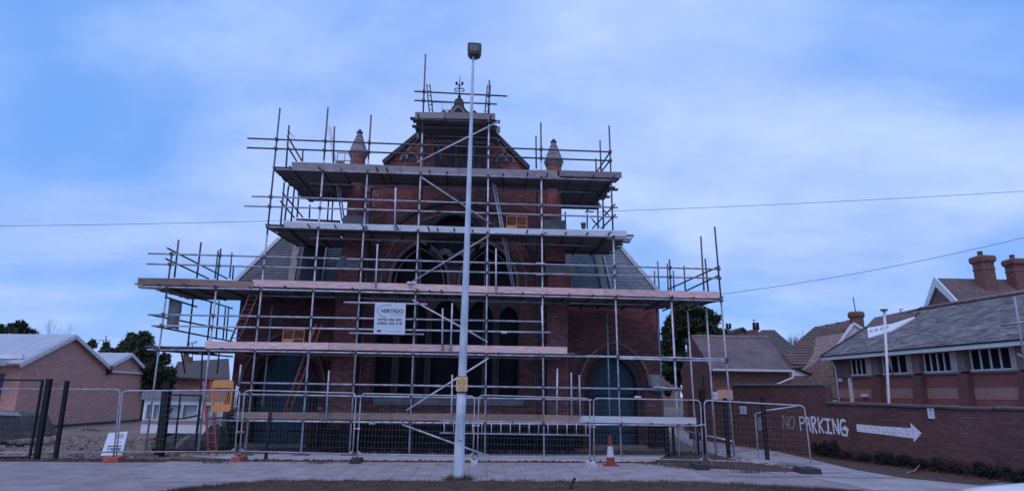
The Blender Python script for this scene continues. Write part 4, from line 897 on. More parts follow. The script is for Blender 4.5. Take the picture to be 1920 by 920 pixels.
# nave body and roof behind the gable
mb = MB(); mb.box(xl+.05, xr-.05, YC+.46, 46, 0, zl-1.2); obj('nave_wall', mb, M['mortar'], church)
mb = MB(); mb.prism([Vector((xl-.2, YC+.46, zl-1.2)), Vector((xr+.2, YC+.46, zl-1.2)), Vector((apx, YC+.46, gl[1]-.15))], (0, 23, 0)); obj('nave_roof', mb, M['slate'], church)
# apex stone and iron finial
c = at(862, 212, YC-.1); m0 = at(862, 188, YC-.1).z; H = m0-c.z; w = .34
mb = MB(); mb.fprism(FY(YC-.35), FY(YC-.35).pxs([(832, 213), (840, 209), (847, 203), (851, 197), (851, 192), (853, 187), (858, 184), (862, 183), (866, 185), (869, 189), (870, 193), (870, 200), (875, 207), (882, 212), (890, 214)]), 0, -.55); ap = obj('apex_stone', mb, M['stone_dark'], church)
mb = MB(); mb.fprism(FY(YC-.36), FY(YC-.36).pxs([(845, 213), (853, 202), (859, 198), (866, 203), (874, 213), (869, 213), (864, 206), (859, 202), (855, 206), (850, 213)]), .05, 0); obj('trefoil_moulding', mb, M['stone'], ap)
mb = MB(); Yf = YC-.1
mb.path([at(861, 186, Yf), at(861.5, 165, Yf), at(862, 152, Yf), at(862.5, 141, Yf)], .035, 6, .008)
for s in (-1, 1):
    mb.path([at(861.5+s*x, y, Yf) for x, y in [(0, 167), (3, 165.5), (7, 166), (9, 169), (8, 171.5), (5, 171.5), (4, 169.5)]], .022, 5)
    mb.path([at(861.5+s*x, y, Yf) for x, y in [(0, 163), (2, 160), (4.5, 158)]], .018, 5)
    q = at(861.5+s*5.5, 156.5, Yf); mb.blob(q, .05, .02, .09, 6, 4)
mb.lathe(at(861.2, 186, Yf), [(.06, 0), (.07, .12), (.03, .2)], 8)
obj('iron_finial', mb, M['iron'], church)
# --- turrets: buttress pier, octagonal shaft, cone
def turret(xt, ytop, rows, side):
    root = church
    # rows: list of (px left, px right, y bottom, y top)
    for i, (a, b, yb, yt) in enumerate(rows):
        q0, q1 = FBt.px(a, yb), FBt.px(b, yb); zt = FBt.px((a+b)/2, yt)[1]; z0 = max(0, q0[1]) if i else 0
        d = .14 if i == 0 else .02*(2-i)
        mb = MB(); mb.fbox(FBt, q0[0], q1[0], z0, zt, d, -1.3); bt = obj('buttress', mb, M['mortar'], root)
        F = FBt; fill(F, [(q0[0]-.001, z0), (q1[0]+.001, z0), (q1[0]+.001, zt), (q0[0]-.001, zt)], [], 'brick', M['brick2'] if i >= 1 else M['brick'], bt, .2249 if True else .225, .0749, .016, .008, d+.001, 0, jit=.003, seed=30+i)
        mb = MB(); mb.prism([FBt.p(q0[0]-.05, zt, d+.07), FBt.p(q0[0]-.05, zt+.10, d+.05), FBt.p(q0[0]-.05, zt+.42, -.05), FBt.p(q0[0]-.05, zt+.42, -.5), FBt.p(q0[0]-.05, zt, -.5)], (q1[0]-q0[0]+.1, 0, 0)); obj('offset_stone', mb, M['stone'], bt)
        if i == 0:
            mb = MB(); mb.fbox(FBt, q0[0]-.12, q1[0]+.12, 0, .75, d+.02, d+.22); obj('plinth_stone', mb, M['plinth_shade'], bt)
lt = turret(676, 242, [(611, 659, 845, 560), (630, 669, 553, 503), (640, 690, 483, 424)], -1)
turret(1038, 262, [(1025, 1067, 845, 572), (1026, 1071, 560, 515), (1022, 1060, 490, 432)], 1)
def cone(xc, ycap, y0, y1, ysh, w0, w1):
    """cone from py y0 (tip) to y1; brick drum down to ysh"""
    yy = YB+.45; tip = at(xc, y0, yy); basep = at(xc, y1, yy); sh = at(xc-(0 if xc > 900 else -0), ysh, yy); k = yy*CF.y/FPX
    rw = w1*.0200/2; c = Vector((tip.x, yy, 0)); zt, zb_, zs2 = tip.z, basep.z, sh.z
    z2 = at(xc, ysh+115, yy).z
    mb = MB(); mb.lathe(c, [(rw*.80, z2), (rw*.80, zs2), ], 12); dr = obj('turret_shaft', mb, M['brick'], church, smooth=False)
    mb = MB(); mb.lathe(c, [(rw*.82, zs2-.003), (rw*.82, zb_-.06)], 12); obj('turret_drum', mb, M['brick2'], church, smooth=False)
    mb = MB(); mb.lathe(c, [(rw*.86, zb_-.22), (rw*1.0, zb_-.1), (rw*1.08, zb_-.02), (rw*1.0, zb_+.05)], 16); obj('cornice', mb, M['stone_pink'], church)
    prof = []; nb = 7; h = zt-(zb_+.05)
    cn = MB(); cn.lathe(c, [(rw*.99, zb_+.05), (rw*.23, zb_+.05+h*.84)], 16); cn = obj('stone_cone', cn, M['stone'], church)
    for i in range(1, 4):
        f = i/4; mb = MB(); r0 = rw*(.99+(.23-.99)*f); z = zb_+.05+h*.84*f; mb.lathe(c, [(r0+.004, z-.02), (r0+.004, z-.012), (r0+.003, z+.012), (r0-.004, z+.02)], 16, False); obj('joint_band', mb, M['stone_dark'], cn)
    mb = MB(); z = zb_+.05+h*.80; mb.lathe(c, [(rw*.26, z), (rw*.34, z+h*.03), (rw*.36, z+h*.08), (rw*.22, z+h*.11), (rw*.14, z+h*.15), (rw*.18, z+h*.18), (rw*.02, z+h*.21)], 12); obj('cap_stone', mb, M['stone_dark'], cn)
cone(675, 248, 243, 287, 306, 0, 35); cone(1038, 266, 261, 303, 320, 0, 36)
# stone quoins / light toothing on left shaft
for k, (x, y, w, h) in enumerate([(694, 350, 22, 5), (700, 360, 12, 5), (703, 366, 16, 6), (690, 357, 12, 6), (694, 382, 20, 5), (690, 389, 12, 5), (697, 386, 16, 5), (688, 399, 10, 8), (700, 371, 7, 6), (690, 404, 9, 5)]):
    mb = MB(); q = FC.px(x-w/2, y+h/2), FC.px(x+w/2, y-h/2); mb.fbox(FC, q[0][0], q[1][0], q[0][1], q[1][1], .022, .05); obj('quoin_stone', mb, M['stone_pink'], church)
# --- aisle wings
ez = wp(500, 548)[1]
def wing(x0p, x1p, door, side):
    x0, x1 = wp(x0p, 700)[0], wp(x1p, 700)[0]; dx_, dz_, dw, dh, hood = door
    c = wp(dx_, dz_); w = dw*.0231/1.02; arc = arch(c[0], c[1], w, dh, 8, 0.0)
    mb = MB(); mb.fprism(FWg, [(x0, 0), (x1, 0), (x1, ez), (x0, ez)], 0, -.5, [[(a, max(b, .012)) for a, b in arc]]); obj('wall', mb, M['mortar'], church)
    ex = arch(c[0], c[1], w+.30, dh+.32, 8, -0.1)
    npx = 190 if side > 0 else 50
    fill(FWg, [(x0, 0), (x1, 0), (x1, ez), (x0, ez)], [ex], 'brick', M['brick'], church, .225, .075, .018, .009, .002, npx, jit=.003, seed=40+side, score=lambda q: abs(q[0]-(x0+x1)/2)*.8+abs(q[1]-1.9))
    # recessed door orders
    for i, (g, m_) in enumerate(((.0, 'order'), (.08, 'stone_dark'), (.18, 'order'))):
        ringpart(FWg, c[0], c[1], w+g, dh+g, .075, .003-.10*(2-i)-(.0 if i else .02), .026+.012*i, M[m_], legs=.02)
    hw = w+.46; ringpart(FWg, c[0], c[1], hw, dh+hood, .10, .022, .14, M['stone_pink'])
    for s in (-1, 1): mb = MB(); a = c[0]+s*(hw+.05); mb.fbox(FWg, min(a, a+s*.3)-.05*(s > 0)*0, max(a, a+s*.3), c[1]-.1, c[1]-.003, .021, .16); obj('hood_stop', mb, M['stone_pink'], church)
    dm = MB(); dm.fprism(FWg, [(a, max(b, .01)) for a, b in arch(c[0], c[1], w-.002, dh-.002, 8, 0)], -.34, -.40); dl = obj('door', dm, M['door'], church)
    nb = 10
    for i in range(nb):
        u0, u1 = c[0]-w+2*w*i/nb+.006, c[0]-w+2*w*(i+1)/nb-.006
        def top(u):
            Rr = (w*w+dh*dh)/(2*w); t = abs(u-c[0]); return c[1]+math.sqrt(max(0, Rr*Rr-(t+Rr-w)**2))-.02
        mb = MB(); mb.fprism(FWg, [(u0, .02), (u1, .02), (u1, top(u1)), (u0, top(u0))], -.32, -.338); obj('plank', mb, M['door'], dl)
    for z in (.5, 1.9):
        for s in (-1, 1): mb = MB(); mb.fbox(FWg, c[0]+s*w*.95-(w*.75 if s > 0 else 0), c[0]+s*w*.95+(w*.75 if s < 0 else 0), z, z+.05, -.319, -.30); obj('strap_hinge', mb, M['iron'], dl)
    mb = MB(); mb.box(c[0]-w-.2, c[0]+w+.2, YWG-.75, YWG-.02, 0, .12); obj('door_step', mb, M['stone'], church)
    # plinth, added as a band of painted shade along the wall foot
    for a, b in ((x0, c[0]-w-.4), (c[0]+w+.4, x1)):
        mb = MB(); mb.fbox(FWg, a, b, 0, 1.05, .022, .12); mb.fbox(FWg, a, b, 1.053, 1.12, .022, .16); obj('plinth', mb, M['plinth_shade'], church)
    mb = MB(); mb.box(x0 if side < 0 else x0, x1, YWG+.51, 46, 0, ez-.3); obj('aisle_wall', mb, M['mortar'], church)
wing(436, 640, (531, 724, 46, 1.35, .62), -1)
wing(1040, 1241, (1152, 722, 37, 1.05, .55), 1)
a, b = wp(1217, 727), wp(1241, 702); mb = MB(); mb.fbox(FWg, a[0], b[0]-.01, a[1], b[1], .022, .035); obj('render_patch', mb, M['render'], church)
a, b = wp(1217, 735), wp(1243, 729); mb = MB(); mb.fbox(FWg, a[0], b[0], a[1], b[1], .036, .16); obj('corner_stone', mb, M['stone_dark'], church)
# central returns between nave front and wings
for x in (xl, xr): mb = MB(); mb.box(x-.22, x+.22, YC+.46, YWG+.2, 0, zl-1.4); obj('return_wall', mb, M['mortar'], church)
# aisle roofs
def aisle(e1, e2, t1, t2, matn, strips, vx, seed):
    a, b, c = at(*e1, YWG-.15), at(*e2, YWG-.15), at(*t1, YWG+1.6); a.z = b.z = (a.z+b.z)/2
    d = at(*t2, YWG+1.6); v = c-a; u = Vector((1, 0, 0)); v = v-u*v.dot(u); F = Fr(a, u, v)
    Pp = [F.px(*p) for p in (e1, e2, t2, t1)]
    mb = MB(); mb.fprism(F, Pp, -.01, -.09); r = obj('aisle_roof', mb, M['underlay'], church)
    fill(F, Pp, [], 'slate', M[matn], r, .27, .19, .014, .006, .0, 150, tilt=R(3), jit=.004, seed=seed)
    lo, hi = (e1, t1) if vx < 0 else (e2, t2)
    q0, q1 = F.px(*lo), F.px(*hi); mb = MB(); dd = (Vector(q1)-Vector(q0)).normalized(); n = Vector((-dd.y, dd.x))*(.17 if vx < 0 else -.17)*-1
    mb.fprism(F, [q0, q1, tuple(Vector(q1)+n), tuple(Vector(q0)+n)], .03, .07); obj('verge_flashing', mb, M['lead'], r)
    for (xa, ya, xb, yb, w) in strips:
        q0, q1 = Vector(F.px(xa, ya)), Vector(F.px(xb, yb)); dd = (q1-q0).normalized(); n = Vector((-dd.y, dd.x))*w/2
        mb = MB(); mb.fprism(F, [tuple(q0-n), tuple(q1-n), tuple(q1+n), tuple(q0+n)], .028, .12); obj('lead_strip', mb, M['stone'] if w > .2 else M['lead'], r)
    mb = MB(); k = F.p(*Pp[0]); mb.prism([k, F.p(*Pp[3]), F.p(*Pp[2]), F.p(*Pp[1])], (0, 20, -.01)); obj('rear_roof', mb, M['slate'], church)
    mb = MB(); mb.fbox(F, Pp[0][0], Pp[1][0], -.14, .0, -.2, .06); obj('eaves_stone', mb, M['stone_dark'], church)
    return F
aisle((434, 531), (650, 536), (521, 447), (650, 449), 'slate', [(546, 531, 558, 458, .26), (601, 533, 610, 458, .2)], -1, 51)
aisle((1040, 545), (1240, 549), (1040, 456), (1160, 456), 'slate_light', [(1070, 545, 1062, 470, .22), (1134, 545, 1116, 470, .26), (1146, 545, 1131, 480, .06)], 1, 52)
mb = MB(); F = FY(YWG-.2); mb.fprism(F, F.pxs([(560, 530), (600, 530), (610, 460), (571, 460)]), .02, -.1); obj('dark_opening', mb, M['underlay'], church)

# ================================================================== SCAFFOLD
YS = 21.0; FS_ = FY(YS); TR_ = .030
scaf = thing('scaffolding', 'grey tube scaffold with timber toe boards wrapped round the whole church front', 'scaffolding', (0, YS, 0))
def tube(name, a, b, m='tube', r=TR_, label=None):
    mb = MB(); mb.path([a, b], r, 8); return obj(name, mb, M[m], scaf, label)
verts = [(525, 203, 459, 850), (615, 202, 564, 850), (696, 216, 655, 849), (798, 102, 767, 850), (917.5, 151, 909, 853), (1014, 230, 1020, 857), (1142, 236, 1165, 859), (1255, 486, 1274, 863), (1340, 425, 1378, 866), (323, 470, 272, 849), (414, 466, 371, 850)]
SPL = [440, 300, 300, 250, 225, 300, 440, 560, 560, 560, 530]     # image height where the standard turns to the dark sky-silhouette colour
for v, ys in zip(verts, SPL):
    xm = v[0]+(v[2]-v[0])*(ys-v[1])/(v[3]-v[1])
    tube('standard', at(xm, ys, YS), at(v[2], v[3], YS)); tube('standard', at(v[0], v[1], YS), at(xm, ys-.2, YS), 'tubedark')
# base plates
for v in verts:
    p = at(v[2], v[3], YS); mb = MB(); mb.box(p.x-.075, p.x+.075, YS-.075, YS+.075, p.z-.012, p.z); mb.box(p.x-.25, p.x+.25, YS-.11, YS+.11, min(p.z-.05, 0), p.z-.013); obj('sole_board', mb, M['deck'], scaf)
H_ = [(464, 259.4, 1145, 285), (463, 277, 1147, 301.5), (518, 317.5, 1153, 338.5), (472, 368, 1158, 389), (458, 386, 1158, 407), (501, 425.5, 1150, 444),
      (278, 475, 1349, 504.5), (275, 494.5, 1349, 521.5), (269, 537, 1351, 563.5), (278, 589, 1017, 602.8), (285, 610, 1032, 623), (276.5, 655, 1160, 669),
      (1100, 667, 1364, 673), (1157, 671.5, 1362, 677), (452, 717, 1278, 730), (441, 738.5, 1110, 749), (372, 787, 1309, 797.5), (777, 171.5, 951, 180.5), (777, 188.5, 932, 195.5), (775, 224, 925, 229.5)]
for k, h in enumerate(H_):
    dY = -.05 if k not in (2, 5, 8, 11, 16) else -.052
    tube('ledger' if k in (2, 5, 8, 11, 12, 13, 16, 19) else 'guard_rail', at(h[0], h[1], YS+dY), at(h[2], h[3], YS+dY), 'tubedark' if k in (0, 1, 17, 18, 19) else 'tube')
# couplers where standards meet horizontals
cm_ = MB(); cm_.box(-.05, .05, -.085, .045, -.045, .045); cm_.box(-.065, -.045, -.03, .05, -.02, .02); cme = cm_.mesh('coupler', M['coupler'])
for v in verts:
    for h in H_:
        for _ in range(1):
            t = 0.5
            for it in range(4):
                x = v[0]+(v[2]-v[0])*t; y = h[1]+(h[3]-h[1])*(x-h[0])/(h[2]-h[0]); t = (y-v[1])/(v[3]-v[1])
        if 0 <= t <= 1 and h[0]-1 <= x <= h[2]+1:
            p = at(x, y, YS); inst('coupler', cme, Matrix.Translation(p) @ Matrix.Rotation(random.uniform(-.2, .2), 4, 'X'), scaf)
# short guard posts on the front plane
for (a, b, c, d) in [(742, 352, 740, 430), (708, 458, 704, 540), (930, 466, 930, 550), (848, 568, 845, 660), (830, 578, 829, 657), (617, 694, 611, 790), (848, 702, 846, 795), (1071, 698, 1072, 778), (1086, 702, 1088, 780), (452, 683, 448, 720), (1016, 573, 1018, 640)]:
    tube('guard_post', at(a, b, YS-.1), at(c, d, YS-.1))
tube('guard_post', at(1045, 690, YS+.2), at(1044, 776, YS+.2), 'alu')
# inner row of standards
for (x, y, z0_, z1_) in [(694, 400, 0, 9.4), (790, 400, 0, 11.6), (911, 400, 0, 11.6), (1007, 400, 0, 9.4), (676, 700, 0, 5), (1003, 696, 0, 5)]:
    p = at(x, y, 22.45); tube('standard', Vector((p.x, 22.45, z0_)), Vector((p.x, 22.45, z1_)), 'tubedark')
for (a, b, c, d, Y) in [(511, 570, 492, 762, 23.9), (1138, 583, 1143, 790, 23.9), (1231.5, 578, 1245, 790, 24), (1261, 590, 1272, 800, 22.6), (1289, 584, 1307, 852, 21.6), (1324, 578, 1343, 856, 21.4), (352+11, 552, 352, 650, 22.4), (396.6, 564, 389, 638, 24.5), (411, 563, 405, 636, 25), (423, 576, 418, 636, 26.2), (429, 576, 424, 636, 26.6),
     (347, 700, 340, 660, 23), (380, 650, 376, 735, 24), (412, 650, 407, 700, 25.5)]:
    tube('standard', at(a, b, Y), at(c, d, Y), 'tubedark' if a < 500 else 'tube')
zL = {1: at(550, 318, YS).z, 2: at(560, 427, YS).z, 3: at(500, 543, YS).z, 4: at(500, 658, YS).z, 5: at(500, 789, YS).z, 0: at(800, 225, YS).z}
def lerp(a, b, t): return a+(b-a)*t
def levz(k, X):   # ledgers follow the measured, slightly uneven line
    h = H_[{1: 2, 2: 5, 3: 8, 4: 11, 5: 16, 0: 19}[k]]; a, b = at(h[0], h[1], YS), at(h[2], h[3], YS); return a.z+(b.z-a.z)*(X-a.x)/(b.x-a.x)
# transoms poking out under the boards
TX = {1: (545, 600, 640, 708, 727, 806, 838, 943, 988, 1025, 1070, 1110, 1148), 2: (530, 580, 630, 682, 688, 746, 804, 821, 852, 886, 988, 1022, 1060, 1100, 1140), 3: (300, 350, 405, 470, 540, 610, 664, 715, 741, 749, 784, 807, 825, 829, 941, 979, 1024, 1065, 1110, 1155, 1205, 1255, 1297, 1345), 4: (290, 330, 420, 470, 538, 610, 660, 708, 755, 790, 890, 935, 980, 1012, 1075, 1158, 1235), 5: (400, 460, 510, 605, 623, 648, 700, 734, 756, 778, 795, 812, 960, 1018, 1100, 1165, 1220, 1290), 0: (785, 835, 920)}
yl = {1: 330, 2: 437, 3: 550, 4: 663, 5: 792, 0: 227}
r_ = random.Random(4)
for lv, xs in TX.items():
    for x in xs:
        X = at(x, yl[lv], YS).x; z = levz(lv, X)+.056; y1_ = 22.75 if 600 < x < 1100 or lv in (0,) else (24.3 if lv > 1 else 24.6)
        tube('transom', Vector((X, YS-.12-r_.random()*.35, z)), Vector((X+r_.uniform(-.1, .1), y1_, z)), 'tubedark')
# inner ledgers
for lv in (1, 2, 3, 4, 0):
    a, b = ({1: 560, 2: 560, 3: 460, 4: 460, 0: 782}[lv], {1: 1120, 2: 1120, 3: 1240, 4: 1060, 0: 935}[lv])
    A, B_ = at(a, yl[lv], YS).x, at(b, yl[lv], YS).x
    tube('ledger', Vector((A, 22.4, levz(lv, A)-.0)), Vector((B_, 22.4, levz(lv, B_))))
# decking boards: each one a scaffold board 3.9 m x 0.225 x 0.038
bm = {}
def deckrow(lv, xa, xb, Y, rnd, zoff=.085):
    x = xa+rnd.uniform(-.25, .0)
    while x < xb-.2:
        L = min(rnd.choice((3.9, 3.0, 2.4)), xb-x+rnd.uniform(0, .25)); L = round(L*4)/4
        if L < .5: L = .5
        if L not in bm: m = MB(); m.box(0, L, 0, .22, 0, .038); bm[L] = m.mesh('deck_board', M['deck'])
        z = levz(lv, x)+zoff; z2 = levz(lv, x+L)+zoff
        inst('deck_board', bm[L], Matrix.Translation((x, Y, z+rnd.uniform(0, .006))) @ Matrix.Rotation(-(z2-z)/L, 4, 'Y') @ Matrix.Rotation(rnd.uniform(-.004, .004), 4, 'Z'), scaf)
        x += L+.01
def X_(px, py, Y=YS): return at(px, py, Y).x
rd = random.Random(12)
spans = {1: (X_(516, 320), X_(1158, 335)), 2: (X_(504, 430), X_(1178, 443)), 3: (X_(262, 535), X_(1348, 560)), 4: (X_(278, 657), X_(1064, 665)), 5: (X_(440, 788), X_(1305, 795)), 0: (X_(779, 222), X_(928, 224))}
for lv, (a, b) in spans.items():
    for j in range(6 if lv else 7): deckrow(lv, a, b, YS+.06+j*.23, rd)
# deeper decks over the wings and the returns
rets = [(1, X_(518, 330), at(648, 340, 22).x, 11, .01), (1, at(1060, 345, 22).x, X_(1152, 338), 11, -.02), (2, X_(505, 430), at(640, 450, 23).x, 8, .02), (2, at(1065, 450, 23).x, X_(1176, 443), 8, -.03),
        (3, X_(262, 535), at(620, 560, 23).x, 9, .04), (3, at(1072, 560, 23).x, X_(1300, 560), 7, -.09), (4, X_(278, 657), at(620, 660, 23).x, 7, .0)]
for lv, a, b, n, sh in rets:
    for j in range(n): deckrow(lv, a+(sh*j*.6 if sh > 0 else 0), b+(sh*j*.6 if sh < 0 else 0), YS+.06+(j+6)*.23, rd)
# lower inner deck under the highest lift
p0_, p1_ = at(784, 246, 22.0), at(936, 249, 22.0)
for j in range(6):
    for q in range(1):
        L = round((p1_.x-p0_.x)*4)/4
        if L not in bm: m = MB(); m.box(0, L, 0, .22, 0, .038); bm[L] = m.mesh('deck_board', M['deck'])
        inst('deck_board', bm[L], Matrix.Translation((p0_.x+rd.uniform(-.1, .1), 21.55+j*.23, p0_.z)), scaf)
# toe boards
def toe(segs, m, Y=YS-.035):
    for (x0, y0, x1, y1, h) in segs:
        a, b, c, d = at(x0, y0, Y), at(x1, y1, Y), at(x1, y1+h, Y), at(x0, y0+h, Y); mb = MB(); mb.prism([a, b, c, d], (0, .038, 0)); obj('toe_board', mb, M[m], scaf)
def run(pts, h, m, Y=YS-.036):
    for i in range(len(pts)-1):
        (x0, y0), (x1, y1) = pts[i], pts[i+1]; toe([(x0+.35, y0, x1-.35, y1, h)], m, Y-(i % 2)*.002)
run([(546.5, 303.5), (690, 308), (752, 311)], 13.5, 'grey_board'); run([(752, 311), (860, 315), (1003, 318.5), (1049, 320)], 13, 'grey_board'); run([(1045, 319), (1166, 322.5)], 11, 'grey_board')
run([(531, 414.5), (600, 417.5), (682, 420), (750, 421.5), (918, 426.5)], 11.5, 'white_board'); run([(918, 426.5), (1018, 429)], 12, 'white_board'); run([(1018, 429), (1090, 430.5), (1175, 432.5)], 10.5, 'white_board')
run([(258, 520.5), (355, 522), (474, 527.5)], 12.5, 'brown_board', YS-.08); run([(473.5, 524), (698, 529.5), (915, 536), (1133, 541), (1255, 544.5), (1350, 546.5)], 12.5, 'pink')
run([(384, 639.5), (616, 642), (843, 646), (1064, 650)], 13, 'pink')
run([(439, 771.5), (508, 772), (621, 772.5), (735, 774), (912, 775.5), (1020, 777), (1087, 778.5)], 13, 'brown_board'); run([(1086, 778.5), (1165, 780), (1305.6, 782)], 12.5, 'white_board')
run([(778, 210), (833, 210.5), (929, 212.5)], 11.5, 'grey_board')
toe([(784, 234, 938, 237, 12)], 'grey_board', 22.62); toe([(781, 247, 792, 247.5, 12)], 'grey_board', 22.66); toe([(795, 259, 915, 262, 8)], 'grey_board', 22.95-.22)
toe([(555, 409, 638, 413, 4.5)], 'brown_board', 24.0)
# end boards of the decks sticking out
for (x0, y0, x1, y1, w, Y) in [(1140, 441.5, 1190, 443, 5, YS), (258, 535, 300, 537, 4, YS+.2)]:
    mb = MB(); a, b = at(x0, y0, Y), at(x1, y1, Y); mb.prism([a, b, at(x1-5, y1+w, Y), at(x0, y0+w, Y)], (0, .22, .0)); obj('board_end', mb, M['white_board'], scaf)
# return guard rails, running back in depth at a constant height
def recede(a, b, Y0=YS, m='tubedark', nm='guard_rail'):
    p = at(a[0], a[1], Y0); q = atz(b[0], b[1], p.z); tube(nm, p, q, m, TR_)
for a, b in [((314, 465), (426, 522)), ((311, 485), (391, 522)), ((539, 255), (566, 302)), ((540, 276), (556, 302)), ((1144, 285), (1120, 321)), ((1144, 301), (1128, 321)),
             ((530, 361.5), (567.6, 407)), ((526, 377), (552, 408)), ((1153, 383), (1111, 428)), ((1154, 402), (1128, 428)), ((1349, 499), (1253, 542)), ((1348, 516), (1284, 546)),
             ((312, 557), (369, 575)), ((278, 589), (436, 620)), ((285, 610), (436, 640))]: recede(a, b)
recede((300, 536), (436, 578), m='tubedark', nm='ledger'); recede((276, 655), (436, 668), nm='ledger')
# posts on the returns
for (a, b, c, d, Y) in [(377, 454, 369, 521, 21.9), (409, 469, 403, 522, 24.4), (435, 473, 430.5, 521, 25.6), (438, 497, 436, 524, 25.6), (335, 449.6, 327, 520, 21.05), (542, 235, 536, 319, 21.05), (568, 282, 567, 302, 22.6), (627, 237.5, 625, 305, 21.2),
     (533, 342, 526, 424, 21.1), (541, 349, 534, 413, 21.6), (552, 352, 546, 415, 22.1), (561.5, 351, 557, 407, 22.7), (581, 384, 580, 409, 23.6), (617, 360, 614, 412, 23.9), (625, 360, 622, 412, 24),
     (1130, 358, 1131.7, 428.6, 21.8), (1120.6, 375, 1121.5, 428.6, 22.6), (1101, 401, 1101, 428.6, 24), (1059.6, 397, 1060.5, 427, 24), (1125, 263, 1127, 321, 21.8), (1117, 297, 1118, 321, 22.6), (1005, 255, 1005.5, 316, 21.4),
     (1227, 507.6, 1228, 545, 27.5), (1233, 490, 1236, 545, 27.5), (1251, 494, 1253, 545, 25.8), (1262.5, 507, 1264, 545, 25.2), (1282.4, 498, 1285, 545, 24), (1322, 485, 1328, 546, 22), (1314, 443, 1320, 545, 21.4)]:
    tube('guard_post', at(a, b, Y), at(c, d, Y), 'tubedark')
for (a, b, c, d, Y) in [(1133, 357, 1137, 358, 21.8), (1112, 380.5, 1123, 380.5, 23), (1101, 396.5, 1113, 397, 24), (583, 377.5, 588, 377.5, 24), (530, 319, 542, 320, 21.3), (536, 336, 551, 336, 22)]: tube('transom', at(a, b, Y), at(c, d, Y), 'tubedark')
# edge tubes under the return decks
for (x0, y0, x1, y1) in [(516, 320, 582, 378), (1149, 340, 1098, 398), (1150, 443, 1114, 474), (503, 428, 560, 462), (1351, 563, 1290, 575)]: recede((x0, y0), (x1, y1), nm='ledger')
for (a, b, c, d) in [(566, 455, 556, 487)]: tube('guard_post', at(a, b, 23), at(c, d, 23), 'tube')
# diagonal braces
for (a, b, c, d) in [(782, 305, 935, 228), (788, 331, 920, 419), (917, 441, 765, 533), (773, 562, 915, 641), (916, 671, 762, 769), (754, 795, 924, 857)]:
    tube('diagonal_brace', at(a, b, YS-.09), at(c, d, YS-.09))
tube('diagonal_brace', at(1102, 455, 22.5), at(1152, 437, 21), 'tube'); 
# horizontal tubes carrying the sign and odd short lengths
for (a, b, c, d) in [(645, 566.5, 801, 570), (655, 624, 795, 626.5), (1240, 669.5, 1300, 671), (1225, 725, 1278, 729)]: tube('guard_rail', at(a, b, YS-.09), at(c, d, YS-.09))
# joint pins / sleeve couplers
for (x, y, w) in [(822, 397, 10), (643, 483, 10), (1013, 494, 16), (1013, 514, 16), (600, 765, 10), (820, 723, 14), (1196, 744, 12), (698, 793, 12), (945, 623, 12)]:
    mb = MB(); a, b = at(x-w/2, y, YS-.12), at(x+w/2, y+.2, YS-.12); mb.path([a, b], .042, 8); obj('sleeve_coupler', mb, M['coupler'] if w == 10 else M['tube'], scaf)
# ladder beam under the bottom lift
mb = MB(); Yl = YS-.2; mb.path([at(824, 788, Yl), at(1106, 792.5, Yl)], .022, 6); mb.path([at(824, 811, Yl), at(1106, 815.5, Yl)], .022, 6); lb = obj('ladder_beam', mb, M['tube'], scaf)
for k in range(16):
    x = 833+k*17.7; mb = MB(); mb.path([at(x, 788.5+k*.28, Yl), at(x-.2, 811+k*.28, Yl)], .016, 6); obj('rung', mb, M['tube'], lb)

# ------------------------------------------------------------------ ladders
def ladder(label, a, b, Ya, Yb, w, m, rungs, side=(1, 0, 0), ra=.03, group='ladders'):
    A, B_ = at(*a, Ya), at(*b, Yb); rt = thing('ladder', label, 'ladder', B_); s = Vector(side).normalized()*w/2
    for q in (-1, 1):
        mb = MB(); mb.path([A+s*q, B_+s*q], ra, 6); obj('rail', mb, M[m], rt)
    for k in range(rungs):
        t = (k+.5)/rungs; p = A+(B_-A)*t; mb = MB(); mb.path([p-s, p+s], .014, 5); obj('rung', mb, M[m], rt)
ladder('long aluminium ladder rising from the pink-boarded lift right of the lamp post', (926, 344), (962, 536), 21.5, 22.3, .16, 'alu', 22, (.6, .8, 0), .028)
ladder('grey ladder seen nearly edge-on above and below the left top lift', (617, 236), (644, 415), 22.6, 23.1, .14, 'alu', 18, (.5, .85, 0), .03)
ladder('pinkish ladder leaning right against the brickwork left of the first bays', (481, 540), (440, 638), 21.9, 22.1, .26, 'pinkrail', 11, (.9, .4, 0), .034)
ladder('red ladder leaning right in front of the left church door', (598, 608), (538, 772), 21.7, 21.5, .22, 'redwood', 13, (.7, .7, 0), .034)
ladder('red ladder standing on the ground below the amber barrier', (388, 714), (399, 852), 21.2, 20.6, .24, 'redwood', 9, (1, 0, 0), .035)
ladder('dark ladder at the top left corner of the highest lift', (803, 158), (808, 210), 21.6, 21.6, .12, 'tubedark', 6, (1, 0, 0), .025)
ladder('reddish ladder between the gable lifts left of the lamp post', (805, 223), (812, 311), 22.3, 22.5, .10, 'redwood', 9, (1, 0, 0), .03)
ladder('dark ladder at the top right corner of the highest lift', (917, 160), (912, 213), 21.6, 21.6, .12, 'tubedark', 6, (1, 0, 0), .025)

